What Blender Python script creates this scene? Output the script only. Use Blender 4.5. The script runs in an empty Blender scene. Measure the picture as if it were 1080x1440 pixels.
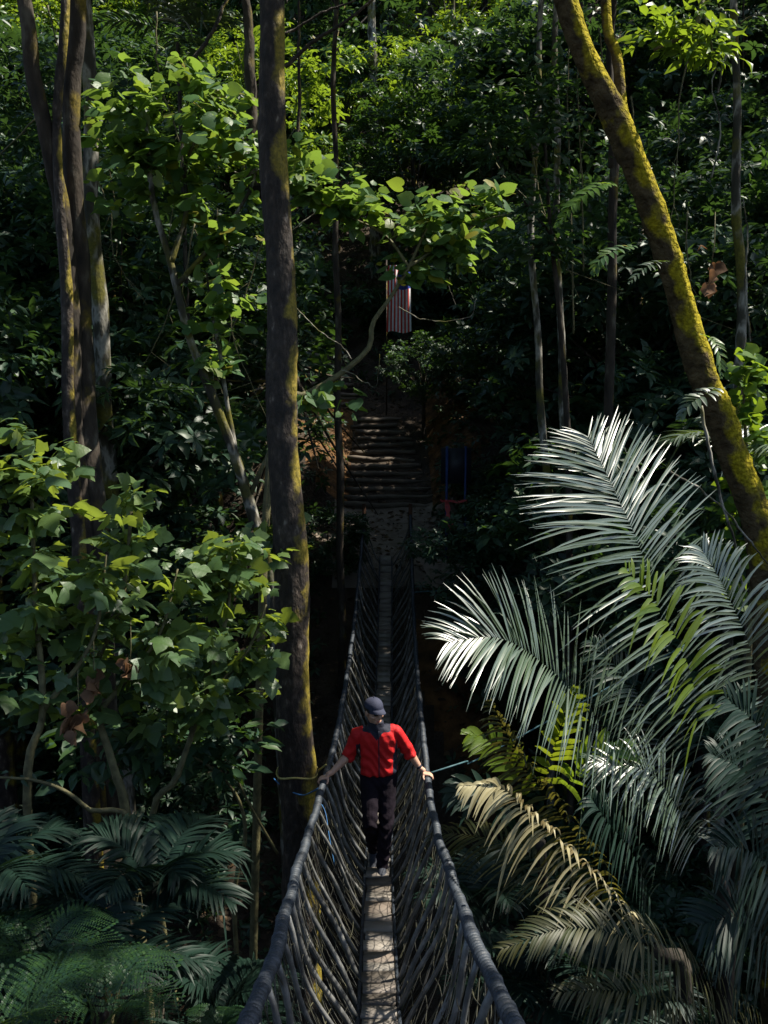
import bpy, bmesh, math, random
import numpy as np
from mathutils import Vector, Matrix, Quaternion

R = math.radians
rng = np.random.default_rng(11)
random.seed(11)
C = bpy.context.scene.collection
SC = bpy.context.scene

# ------------------------------------------------------------------ camera maths
FPX, PITCH = 1400.0, R(8.0)
CP, SP = math.cos(PITCH), math.sin(PITCH)
A = lambda *v: np.array(v, dtype=float)
def at(px, py, Y):
    u, v = (px - 540) / FPX, (720 - py) / FPX
    d = A(u, CP + v * SP, -SP + v * CP)
    return d * (Y / d[1])
def path_at(pts):
    return np.array([at(*p) for p in pts])
def nrm(v):
    v = np.asarray(v, float)
    return v / np.maximum(np.linalg.norm(v, axis=-1, keepdims=True), 1e-9)

SUN_EL, SUN_AZ = R(57), R(82)
SUN = A(math.cos(SUN_EL) * math.sin(SUN_AZ), math.cos(SUN_EL) * math.cos(SUN_AZ), math.sin(SUN_EL))

# ------------------------------------------------------------------ mesh builder
class MB:
    def __init__(s):
        s.v, s.f, s.m, s.n = [], {3: [], 4: []}, {3: [], 4: []}, 0
    def add(s, V, faces, m=0):
        V = np.asarray(V, float).reshape(-1, 3)
        for k in (3, 4):
            q = [f for f in faces if len(f) == k]
            if q:
                s.f[k].append(np.array(q, int) + s.n); s.m[k].append(np.full(len(q), m))
        s.v.append(V); s.n += len(V)
    def inst(s, T, P, D, N, S, m=0, W=None):
        """Copies of template T: local x across, y along D, z along N."""
        P, D, N = np.asarray(P, float), nrm(D), np.asarray(N, float)
        if len(P) == 0: return
        S = np.broadcast_to(np.asarray(S, float), (len(P),))
        Rt = nrm(np.cross(D, N)); N = np.cross(Rt, D)
        W = S if W is None else np.broadcast_to(np.asarray(W, float), (len(P),))
        tv = T['v']
        V = (P[:, None, :] + (W[:, None] * tv[None, :, 0])[..., None] * Rt[:, None, :]
             + (S[:, None] * tv[None, :, 1])[..., None] * D[:, None, :]
             + (S[:, None] * tv[None, :, 2])[..., None] * N[:, None, :])
        off = s.n + np.arange(len(P)) * len(tv)
        for k in (3, 4):
            if len(T[k]):
                F = (np.array(T[k], int)[None] + off[:, None, None]).reshape(-1, k)
                s.f[k].append(F); s.m[k].append(np.full(len(F), m))
        s.v.append(V.reshape(-1, 3)); s.n += V.shape[0] * V.shape[1]
    def tube(s, pts, rad, n=6, m=0, cap=True, rough=0.0):
        pts = np.asarray(pts, float); k = len(pts)
        rad = np.broadcast_to(np.asarray(rad, float), (k,))
        T = nrm(np.gradient(pts, axis=0))
        u = np.cross(T[0], A(0, 0, 1) if abs(T[0][2]) < .9 else A(1, 0, 0)); u = nrm(u)
        a = np.arange(n) * 2 * math.pi / n
        V = np.zeros((k, n, 3))
        for i in range(k):
            u = nrm(u - T[i] * np.dot(u, T[i])); w = np.cross(T[i], u)
            rr = rad[i] * (1 + (rough * rng.standard_normal(n) if rough else 0))
            V[i] = pts[i] + (np.cos(a) * rr)[:, None] * u + (np.sin(a) * rr)[:, None] * w
        i, j = np.meshgrid(np.arange(k - 1), np.arange(n), indexing='ij')
        j2 = (j + 1) % n
        F = np.stack([i * n + j, i * n + j2, (i + 1) * n + j2, (i + 1) * n + j], -1).reshape(-1, 4)
        V = V.reshape(-1, 3)
        if cap:
            V = np.vstack([V, pts[0], pts[-1]])
            c0, c1 = k * n, k * n + 1
            jj = np.arange(n); jn = (jj + 1) % n
            t = np.vstack([np.stack([np.full(n, c0), jn, jj], -1), np.stack([np.full(n, c1), (k - 1) * n + jj, (k - 1) * n + jn], -1)])
            s.f[3].append(t + s.n); s.m[3].append(np.full(len(t), m))
        s.f[4].append(F + s.n); s.m[4].append(np.full(len(F), m))
        s.v.append(V); s.n += len(V)
    def box(s, c, h, rot=None, m=0):
        c, h = A(*c), A(*h)
        V = np.array([[x, y, z] for x in (-1, 1) for y in (-1, 1) for z in (-1, 1)], float) * h
        if rot is not None: V = V @ np.array(rot.to_3x3() if hasattr(rot, 'to_3x3') else rot).T
        s.add(V + c, [(0, 1, 3, 2), (4, 6, 7, 5), (0, 4, 5, 1), (2, 3, 7, 6), (0, 2, 6, 4), (1, 5, 7, 3)], m)
    def ball(s, c, r, nu=12, nv=8, m=0, rot=None):
        c = A(*c); r = np.broadcast_to(np.asarray(r, float), (3,))
        V = [(0, 0, 1)] + [(math.sin(math.pi * i / nv) * math.cos(2 * math.pi * j / nu), math.sin(math.pi * i / nv) * math.sin(2 * math.pi * j / nu), math.cos(math.pi * i / nv)) for i in range(1, nv) for j in range(nu)] + [(0, 0, -1)]
        V = np.array(V) * r
        if rot is not None: V = V @ np.array(rot).T
        F = [(0, 1 + j, 1 + (j + 1) % nu) for j in range(nu)]
        for i in range(nv - 2):
            F += [(1 + i * nu + j, 1 + (i + 1) * nu + j, 1 + (i + 1) * nu + (j + 1) % nu, 1 + i * nu + (j + 1) % nu) for j in range(nu)]
        L = len(V) - 1; b = 1 + (nv - 2) * nu
        F += [(L, b + (j + 1) % nu, b + j) for j in range(nu)]
        s.add(V + c, F, m)
    def mesh(s, name, mats, smooth=True, loc=None):
        V = np.vstack(s.v)
        if loc is not None: V = V - np.asarray(loc)
        me = bpy.data.meshes.new(name)
        loops, starts, mi, st = [], [], [], 0
        for k in (3, 4):
            if s.f[k]:
                F = np.vstack(s.f[k]); loops.append(F.ravel()); starts.append(st + np.arange(len(F)) * k); st += F.size
                mi.append(np.concatenate(s.m[k]))
        loops, starts, mi = np.concatenate(loops), np.concatenate(starts), np.concatenate(mi)
        me.vertices.add(len(V)); me.vertices.foreach_set('co', V.astype(np.float32).ravel())
        me.loops.add(len(loops)); me.loops.foreach_set('vertex_index', loops.astype(np.int32))
        me.polygons.add(len(starts)); me.polygons.foreach_set('loop_start', starts.astype(np.int32))
        me.polygons.foreach_set('material_index', mi.astype(np.int32))
        if smooth: me.polygons.foreach_set('use_smooth', np.ones(len(starts), bool))
        for mt in (mats if isinstance(mats, (list, tuple)) else [mats]): me.materials.append(mt)
        me.update(calc_edges=True); me.validate()
        return me
    def build(s, name, mats, parent=None, smooth=True, loc=None):
        o = bpy.data.objects.new(name, s.mesh(name, mats, smooth, loc)); C.objects.link(o)
        if parent is not None: o.parent = parent
        elif loc is not None: o.location = loc
        return o

def tag(o, label=None, cat=None, group=None, kind=None):
    if label: o['label'] = label
    if cat: o['category'] = cat
    if group: o['group'] = group
    if kind: o['kind'] = kind
    return o
def thing(name, loc, label, cat, group=None):
    o = bpy.data.objects.new(name, None); C.objects.link(o); o.location = tuple(loc); o.empty_display_size = .2
    return tag(o, label, cat, group)
def child(mb, name, mats, root, smooth=True, world=True):
    """mesh in world coordinates re-based to its thing's origin"""
    return mb.build(name, mats, parent=root, smooth=smooth, loc=(np.array(root.location) if world else None))
def copy_tree(o, loc, rz=0, sc=1.0, label=None, group=None, cat=None):
    c = o.copy(); C.objects.link(c); c.location = tuple(loc); c.rotation_euler = (0, 0, rz); c.scale = (sc,) * 3
    tag(c, label, cat, group)
    for ch in list(o.children):
        d = ch.copy(); C.objects.link(d); d.parent = c
        for g in list(ch.children):
            e = g.copy(); C.objects.link(e); e.parent = d
    return c
def spline(pts, n):
    """Catmull-Rom through pts (any columns)."""
    P = np.asarray(pts, float)
    P = np.vstack([2 * P[0] - P[1], P, 2 * P[-1] - P[-2]])
    out = []
    k = len(P) - 3
    for t in np.linspace(0, k - 1e-6, n):
        i = int(t); f = t - i
        a, b, c, d = P[i], P[i + 1], P[i + 2], P[i + 3]
        out.append(.5 * (2 * b + (c - a) * f + (2 * a - 5 * b + 4 * c - d) * f * f + (3 * b - a - 3 * c + d) * f ** 3))
    return np.array(out)

# ------------------------------------------------------------------ materials
def mat(name):
    m = bpy.data.materials.new(name); m.use_nodes = True
    nt = m.node_tree; nt.nodes.clear()
    return m, nt, nt.nodes.new('ShaderNodeOutputMaterial')
def ramp(nt, fac, stops):
    r = nt.nodes.new('ShaderNodeValToRGB'); e = r.color_ramp.elements
    while len(e) < len(stops): e.new(.5)
    for q, (p, c) in zip(e, stops): q.position = p; q.color = (*c, 1) if len(c) == 3 else c
    nt.links.new(fac, r.inputs[0]); return r.outputs[0]
def noise(nt, scale, detail=4, vec=None, stretch=None):
    tc = nt.nodes.new('ShaderNodeTexCoord'); v = tc.outputs['Object']
    if stretch:
        mp = nt.nodes.new('ShaderNodeMapping'); mp.inputs['Scale'].default_value = stretch
        nt.links.new(v, mp.inputs[0]); v = mp.outputs[0]
    n = nt.nodes.new('ShaderNodeTexNoise'); n.inputs['Scale'].default_value = scale; n.inputs['Detail'].default_value = detail
    nt.links.new(v, n.inputs['Vector']); return n.outputs[0]
def bump(nt, h, strength, dist=.02):
    b = nt.nodes.new('ShaderNodeBump'); b.inputs['Strength'].default_value = strength; b.inputs['Distance'].default_value = dist
    nt.links.new(h, b.inputs['Height']); return b.outputs[0]
def surf(name, stops, scale=6, rough=.8, bstr=.3, bscale=30, stretch=None, spec=.3, detail=5, bdist=.02, metal=0, moss=None, side=0):
    m, nt, out = mat(name)
    b = nt.nodes.new('ShaderNodeBsdfPrincipled'); b.inputs['Roughness'].default_value = rough
    b.inputs['Specular IOR Level'].default_value = spec; b.inputs['Metallic'].default_value = metal
    col = ramp(nt, noise(nt, scale, detail, stretch=stretch), stops)
    hgt = noise(nt, bscale, 5, stretch=stretch)
    if moss:   # (color_a, color_b, threshold, scale)
        nz = noise(nt, moss[3], 5)
        if side:   # moss pushed to the sunward side, colouring in the trunks' lit right edge
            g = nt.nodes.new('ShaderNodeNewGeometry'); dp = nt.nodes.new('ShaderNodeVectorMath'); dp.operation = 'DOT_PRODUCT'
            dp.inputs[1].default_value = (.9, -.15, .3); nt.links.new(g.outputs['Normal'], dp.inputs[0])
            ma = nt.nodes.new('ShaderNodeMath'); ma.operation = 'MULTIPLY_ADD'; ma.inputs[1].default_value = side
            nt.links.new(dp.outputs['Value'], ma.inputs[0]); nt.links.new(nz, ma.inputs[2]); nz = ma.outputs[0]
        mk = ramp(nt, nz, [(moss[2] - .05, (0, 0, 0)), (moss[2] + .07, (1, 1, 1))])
        mc = ramp(nt, noise(nt, 34, 5), [(.3, moss[0]), (.7, moss[1])])
        mx = nt.nodes.new('ShaderNodeMix'); mx.data_type = 'RGBA'
        nt.links.new(mk, mx.inputs[0]); nt.links.new(col, mx.inputs[6]); nt.links.new(mc, mx.inputs[7]); col = mx.outputs[2]
    nt.links.new(col, b.inputs['Base Color'])
    if bstr: nt.links.new(bump(nt, hgt, bstr, bdist), b.inputs['Normal'])
    nt.links.new(b.outputs[0], out.inputs[0]); return m
def leaf_mat(name, cols, trans_col, trans=.35, rough=.4, spec=.5, vein=True, ior=1.5):
    m, nt, out = mat(name)
    g = nt.nodes.new('ShaderNodeNewGeometry')
    n = len(cols)
    col = ramp(nt, g.outputs['Random Per Island'], [((i + .5) / n, c) for i, c in enumerate(cols)])
    hsv = nt.nodes.new('ShaderNodeHueSaturation')
    mr = nt.nodes.new('ShaderNodeMapRange'); mr.inputs[3].default_value = .7; mr.inputs[4].default_value = 1.3
    nt.links.new(noise(nt, 2.2, 3), mr.inputs[0]); nt.links.new(mr.outputs[0], hsv.inputs['Value'])
    nt.links.new(col, hsv.inputs['Color'])
    b = nt.nodes.new('ShaderNodeBsdfPrincipled'); b.inputs['Roughness'].default_value = rough; b.inputs['IOR'].default_value = ior
    b.inputs['Specular IOR Level'].default_value = spec
    nt.links.new(hsv.outputs[0], b.inputs['Base Color'])
    if vein: nt.links.new(bump(nt, noise(nt, 45, 3), .25, .01), b.inputs['Normal'])
    t = nt.nodes.new('ShaderNodeBsdfTranslucent')
    mx = nt.nodes.new('ShaderNodeMix'); mx.data_type = 'RGBA'; mx.inputs[0].default_value = .65
    nt.links.new(hsv.outputs[0], mx.inputs[6]); mx.inputs[7].default_value = (*trans_col, 1)
    nt.links.new(mx.outputs[2], t.inputs['Color'])
    s = nt.nodes.new('ShaderNodeMixShader'); s.inputs[0].default_value = trans
    nt.links.new(b.outputs[0], s.inputs[1]); nt.links.new(t.outputs[0], s.inputs[2])
    nt.links.new(s.outputs[0], out.inputs[0]); return m

M = {}
M['soil'] = surf('soil', [(.25, (.012, .009, .006)), (.5, (.035, .025, .016)), (.75, (.06, .042, .026))], 2.3, .9, .9, 14, bdist=.08)
M['landing'] = surf('packed_earth', [(.3, (.12, .095, .075)), (.7, (.23, .19, .15))], 3, .9, .5, 22)
M['clay'] = surf('clay', [(.3, (.035, .018, .008)), (.5, (.09, .045, .015)), (.75, (.19, .09, .03))], 3, .95, .9, 9, bdist=.1)
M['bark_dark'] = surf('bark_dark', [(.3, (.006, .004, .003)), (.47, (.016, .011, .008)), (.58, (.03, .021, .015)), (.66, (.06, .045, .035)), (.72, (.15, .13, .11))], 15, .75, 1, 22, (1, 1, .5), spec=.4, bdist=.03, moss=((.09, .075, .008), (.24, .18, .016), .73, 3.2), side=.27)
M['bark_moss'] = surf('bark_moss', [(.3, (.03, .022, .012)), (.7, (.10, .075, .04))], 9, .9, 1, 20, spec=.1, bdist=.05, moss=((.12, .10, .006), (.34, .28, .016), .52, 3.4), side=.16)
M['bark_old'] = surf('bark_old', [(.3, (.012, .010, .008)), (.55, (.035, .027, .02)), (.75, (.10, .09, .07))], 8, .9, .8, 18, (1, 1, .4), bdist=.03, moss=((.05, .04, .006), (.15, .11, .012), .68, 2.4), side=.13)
M['bark_plain'] = surf('bark_plain', [(.3, (.012, .010, .008)), (.55, (.03, .025, .018)), (.75, (.07, .06, .045))], 8, .9, .8, 18, (1, 1, .4), bdist=.03)
M['bark_pale'] = surf('bark_pale', [(.3, (.02, .019, .013)), (.47, (.04, .038, .028)), (.55, (.24, .23, .20)), (.61, (.06, .055, .04)), (.74, (.025, .024, .014))], 5, .85, .6, 30, (1, 1, .4), moss=((.05, .05, .008), (.11, .10, .012), .55, 2.2))
M['twig'] = surf('twig', [(.3, (.05, .045, .02)), (.7, (.13, .12, .055))], 14, .7, .4, 50)
M['wood_grey'] = surf('wood_grey', [(.25, (.055, .045, .036)), (.5, (.13, .11, .09)), (.75, (.22, .19, .155))], 5, .75, .5, 40, (5, .7, 3))
M['plank'] = leaf_mat('plank', [(.10, .085, .07), (.16, .14, .12), (.22, .20, .175), (.13, .105, .085), (.19, .17, .15)], (.1, .1, .1), 0, .7, .3)
M['log'] = surf('log', [(.3, (.05, .04, .03)), (.7, (.17, .14, .11))], 8, .85, .7, 26, (.25, 1, 1))
M['rope'] = surf('rope', [(.3, (.005, .009, .015)), (.5, (.012, .019, .029)), (.75, (.036, .046, .062))], 16, .62, .5, 120, spec=.6, bdist=.004)
M['strand'] = surf('strand', [(.25, (.04, .042, .042)), (.5, (.10, .102, .10)), (.8, (.30, .30, .285))], 9, .38, .4, 60, spec=.6, bdist=.004)
M['net'] = surf('net', [(.3, (.012, .012, .012)), (.5, (.03, .03, .022)), (.75, (.09, .085, .045))], 5, .5, 0, spec=.5)
M['cord_teal'] = surf('cord_teal', [(.3, (.02, .06, .07)), (.7, (.07, .15, .17))], 10, .6, 0)
M['cord_yellow'] = surf('cord_yellow', [(.3, (.30, .25, .07)), (.7, (.5, .43, .16))], 10, .6, 0)
M['cord_blue'] = surf('cord_blue', [(.3, (.02, .09, .25)), (.7, (.06, .2, .42))], 10, .6, 0)
M['post_rust'] = surf('post_rust', [(.3, (.03, .014, .008)), (.7, (.11, .05, .025))], 12, .8, .5, 40)
M['blue_paint'] = surf('blue_paint', [(.3, (.015, .035, .13)), (.7, (.03, .06, .2))], 6, .5, .1, 40)
M['board_dark'] = surf('board_dark', [(.3, (.012, .014, .022)), (.7, (.03, .032, .045))], 4, .5, .1, 40)
M['tape_red'] = surf('tape_red', [(.4, (.45, .05, .06)), (.6, (.55, .09, .09))], 5, .5, 0)
M['flag_red'] = surf('flag_red', [(.3, (.42, .03, .02)), (.7, (.55, .05, .035))], 8, .8, .1, 80)
M['flag_white'] = surf('flag_white', [(.3, (.55, .54, .55)), (.7, (.7, .69, .7))], 8, .8, .1, 80)
M['flag_blue'] = surf('flag_blue', [(.3, (.015, .03, .2)), (.7, (.025, .05, .28))], 8, .8, .1, 80)
M['flag_yellow'] = surf('flag_yellow', [(.3, (.6, .42, .02)), (.7, (.7, .5, .04))], 8, .8, 0)
M['withered'] = leaf_mat('withered', [(.10, .055, .03), (.2, .12, .075), (.06, .035, .02)], (.25, .12, .05), .25, .8, .1)
M['litter'] = leaf_mat('litter', [(.035, .022, .012), (.09, .055, .028), (.14, .09, .05), (.05, .035, .025)], (.1, .06, .02), .1, .8, .2, False)
# foliage
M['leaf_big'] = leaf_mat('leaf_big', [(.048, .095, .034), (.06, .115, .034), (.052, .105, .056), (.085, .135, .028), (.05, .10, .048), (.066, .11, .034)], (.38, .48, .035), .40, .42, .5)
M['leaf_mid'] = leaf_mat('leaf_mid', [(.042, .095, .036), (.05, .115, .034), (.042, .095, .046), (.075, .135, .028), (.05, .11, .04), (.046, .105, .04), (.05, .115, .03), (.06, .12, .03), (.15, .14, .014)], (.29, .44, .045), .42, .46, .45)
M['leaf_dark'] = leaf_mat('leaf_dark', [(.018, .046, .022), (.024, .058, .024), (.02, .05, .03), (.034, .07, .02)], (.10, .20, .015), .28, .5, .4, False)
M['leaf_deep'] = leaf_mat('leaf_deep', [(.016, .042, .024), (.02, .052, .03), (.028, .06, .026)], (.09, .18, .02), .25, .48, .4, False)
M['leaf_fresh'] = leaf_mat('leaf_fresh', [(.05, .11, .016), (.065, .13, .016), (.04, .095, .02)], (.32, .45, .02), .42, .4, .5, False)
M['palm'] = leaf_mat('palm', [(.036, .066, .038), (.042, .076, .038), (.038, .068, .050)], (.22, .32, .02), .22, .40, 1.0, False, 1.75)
M['palm_yellow'] = leaf_mat('palm_yellow', [(.075, .12, .012), (.10, .15, .014), (.06, .11, .016)], (.38, .46, .02), .42, .38, .5, False)
M['palm_olive'] = leaf_mat('palm_olive', [(.036, .040, .014), (.05, .05, .016), (.032, .042, .015)], (.25, .22, .03), .3, .5, .35, False)
M['palm_tan'] = leaf_mat('palm_tan', [(.33, .29, .15), (.42, .37, .21), (.22, .19, .09)], (.5, .38, .18), .25, .5, .5, False)
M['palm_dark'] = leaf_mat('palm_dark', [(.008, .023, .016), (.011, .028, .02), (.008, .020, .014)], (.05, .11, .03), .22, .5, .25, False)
M['fern'] = leaf_mat('fern', [(.014, .042, .019), (.026, .066, .016), (.012, .036, .02)], (.22, .36, .02), .38, .45, .4, False)
M['rachis'] = surf('rachis', [(.3, (.04, .045, .012)), (.7, (.09, .085, .03))], 9, .5, .2, 40)
M['rachis_green'] = surf('rachis_green', [(.3, (.10, .17, .01)), (.7, (.17, .24, .02))], 9, .45, .2, 40)

# ------------------------------------------------------------------ leaf templates
def tpl(v, t, q): return {'v': np.array(v, float), 3: t, 4: q}
def lance(w=.2, fold=.06, droop=.14):
    v = [(0, 0, 0), (0, .36, .01), (0, .70, -.3 * droop), (0, 1, -droop), (-w, .34, fold), (-w * .74, .70, fold * .5), (w, .34, fold), (w * .74, .70, fold * .5)]
    return tpl(v, [(0, 1, 4), (2, 3, 5), (0, 6, 1), (2, 7, 3)], [(1, 2, 5, 4), (1, 6, 7, 2)])
def heart(curl=.1, droop=.2, lobe=.0):
    """broad leaf; lobe > 0 pulls out two side lobes"""
    if lobe > .1: o = [(-.13, .10), (-.16, .22), (-.08, .36), (.06, .46), (.20, .53), (.33, .58 + lobe * .3), (.37, .47), (.43, .36), (.56, .34), (.72, .25), (.87, .12), (1, 0)]
    else: o = [(-.12, .12), (-.15, .25), (-.08, .38), (.07, .46), (.23, .485), (.4, .46 + lobe), (.56, .38 + lobe * .5), (.73, .25), (.88, .10), (1, 0)]
    k = len(o); ym = [max(0, y) * .96 for y, x in o]; ym[0] = ym[1] = ym[2] = 0
    zf = lambda x, y: -curl * (abs(x) / .5) ** 1.7 * .8 - droop * max(y, 0) ** 2 + .05 * abs(x) * (1 if abs(x) < .2 else .6)
    v = [(0, y, zf(0, y) - .02) for y in ym[:-1]] + [(0, 1, -droop)]
    t, q = [], []
    for sd in (-1, 1):
        b = len(v)
        v += [(sd * x, y, zf(x, y) + .015 * math.sin(9 * y + sd)) for y, x in o[:-1]]
        for i in range(k - 2):
            f = (i, i + 1, b + i + 1, b + i) if ym[i] != ym[i + 1] else (i, b + i + 1, b + i)
            if sd > 0: f = f[::-1]
            (q if len(f) == 4 else t).append(f)
        f = (k - 2, k - 1, b + k - 2); t.append(f if sd < 0 else f[::-1])
    return tpl(v, t, q)
def strap(w=.05):
    return tpl([(-w * .4, 0, 0), (w * .4, 0, 0), (w, .35, .02), (-w, .35, .02), (-w * .8, .7, -.03), (w * .8, .7, -.03), (0, 1, -.14)], [(4, 5, 6)], [(0, 1, 2, 3), (3, 2, 5, 4)])
L_LANCE = [lance(), lance(.24, .03, .26), lance(.17, .09, .05)]
L_HEART = [heart(.1, .2), heart(.16, .34, .04), heart(.03, .1, .03), heart(.22, .25)]
L_LOBED = [heart(.1, .22, .17), heart(.18, .36, .2), heart(.04, .12, .15), heart(.24, .3, .12)]

def leaves(mb, Ts, P, D, N, S, m=0):
    P, D, N, S = map(np.asarray, (P, D, N, S))
    k = rng.integers(0, len(Ts), len(P))
    for i, T in enumerate(Ts):
        q = k == i
        mb.inst(T, P[q], D[q], N[q], S[q], m)
def ball_pts(n, shell=0.0):
    d = nrm(rng.standard_normal((n, 3)))
    return d * ((shell + (1 - shell) * rng.random(n) ** .6) ** (1 / 1.6))[:, None]
def rosettes(mb, cen, Ts, size, k=7, keep=None):
    """whorls of k leaves at the twig tips"""
    n = len(cen)
    ax = nrm(A(0, 0, 1) + .42 * rng.standard_normal((n, 3)))
    e1 = nrm(np.cross(ax, A(0, 1, .3))); e2 = np.cross(ax, e1)
    sz = size * rng.uniform(.7, 1.25, n)
    P, D, N, S = [], [], [], []
    for j in range(k):
        a = 2 * math.pi * (j + rng.uniform(-.25, .25, n)) / k
        d = np.cos(a)[:, None] * e1 + np.sin(a)[:, None] * e2 + ax * rng.uniform(-.45, .35, n)[:, None]
        d = nrm(d); P.append(cen + d * (sz * .12)[:, None]); D.append(d)
        N.append(ax + .25 * rng.standard_normal((n, 3))); S.append(sz * rng.uniform(.7, 1.1, n))
    P, D, N, S = np.vstack(P), np.vstack(D), np.vstack(N), np.concatenate(S)
    if keep is not None:
        q = keep(P + D * (S * .5)[:, None]); P, D, N, S = P[q], D[q], N[q], S[q]
    leaves(mb, Ts, P, D, N, S)

# ------------------------------------------------------------------ terrain
_TY = [-60, -12, -2, .2, 1.6, 4, 8, 12, 16, 19.3, 20.8, 25.3, 30, 35, 45, 60, 90, 130]
_TZ = [4, -1.2, -1.75, -1.85, -4.2, -7.4, -8.8, -9, -7.9, -5.6, -4.12, -3.52, -1.62, 1.0, 7, 19, 48, 90]
def terrain(x, y):
    x, y = np.asarray(x, float), np.asarray(y, float)
    z = np.interp(y, _TY, _TZ)
    n = (np.sin(x * .83 + y * .41) + np.sin(x * .37 - y * .71 + 2) + .6 * np.sin(x * 1.9 + 1.3 * y)) * .28
    n += .12 * np.sin(x * 4.1 + 2 * np.sin(y * 2.7)) + .08 * np.sin(y * 5.3 + 1.7 * x)
    cor = np.clip((np.abs(x - .1) - 1.15) / 1.3, 0, 1)
    flat = np.where((y > 20) & (y < 31), cor, 1.0)
    side = np.where(y > 25, np.clip((np.abs(x - .1) - 1.1) / .7, 0, 1) * .65, 0) * np.clip((36 - y) / 6, 0, 1)
    bank = np.clip((np.abs(x) - 5) / 14, 0, 1) ** 1.4 * 5.5 * np.clip((y - 1) / 8, 0, 1)
    return z + n * flat + side + bank
def ground():
    ys = np.concatenate([np.linspace(-60, -3, 20), np.linspace(-2.5, 40, 190), np.linspace(41, 130, 50)])
    xs = np.concatenate([np.linspace(-90, -13, 32), np.linspace(-12.5, 12.5, 150), np.linspace(13, 90, 32)])
    X, Y = np.meshgrid(xs, ys)
    Z = terrain(X, Y)
    nx, ny = len(xs), len(ys)
    i, j = np.meshgrid(np.arange(ny - 1), np.arange(nx - 1), indexing='ij')
    F = np.stack([i * nx + j, i * nx + j + 1, (i + 1) * nx + j + 1, (i + 1) * nx + j], -1).reshape(-1, 4)
    cx = X[:-1, :-1].ravel(); cy = Y[:-1, :-1].ravel()
    rag = .35 * np.sin(cy * 3.1) + .25 * np.sin(cy * 7 + cx * 5)
    mi = np.zeros(len(F), int)
    mi[(np.abs(cx - .1) < 1.3 + rag) & (cy > 20.3) & (cy < 25.4)] = 1
    side = (np.abs(cx - .1) > 1.05) & (np.abs(cx - .1) < 2.3 + rag) & (cy > 25.2) & (cy < 32)
    side |= (cx > .5) & (cx < 3) & (cy > 16) & (cy < 19.4) & (np.sin(cx * 3 + cy * 2) > -.2)
    mi[side] = 2
    mb = MB(); mb.v.append(np.stack([X, Y, Z], -1).reshape(-1, 3)); mb.n = nx * ny
    mb.f[4].append(F); mb.m[4].append(mi)
    o = mb.build('ground', [M['soil'], M['landing'], M['clay']])
    tag(o, kind='structure', label='dark forest soil sloping into the gorge and up behind it', cat='ground')
ground()

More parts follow.
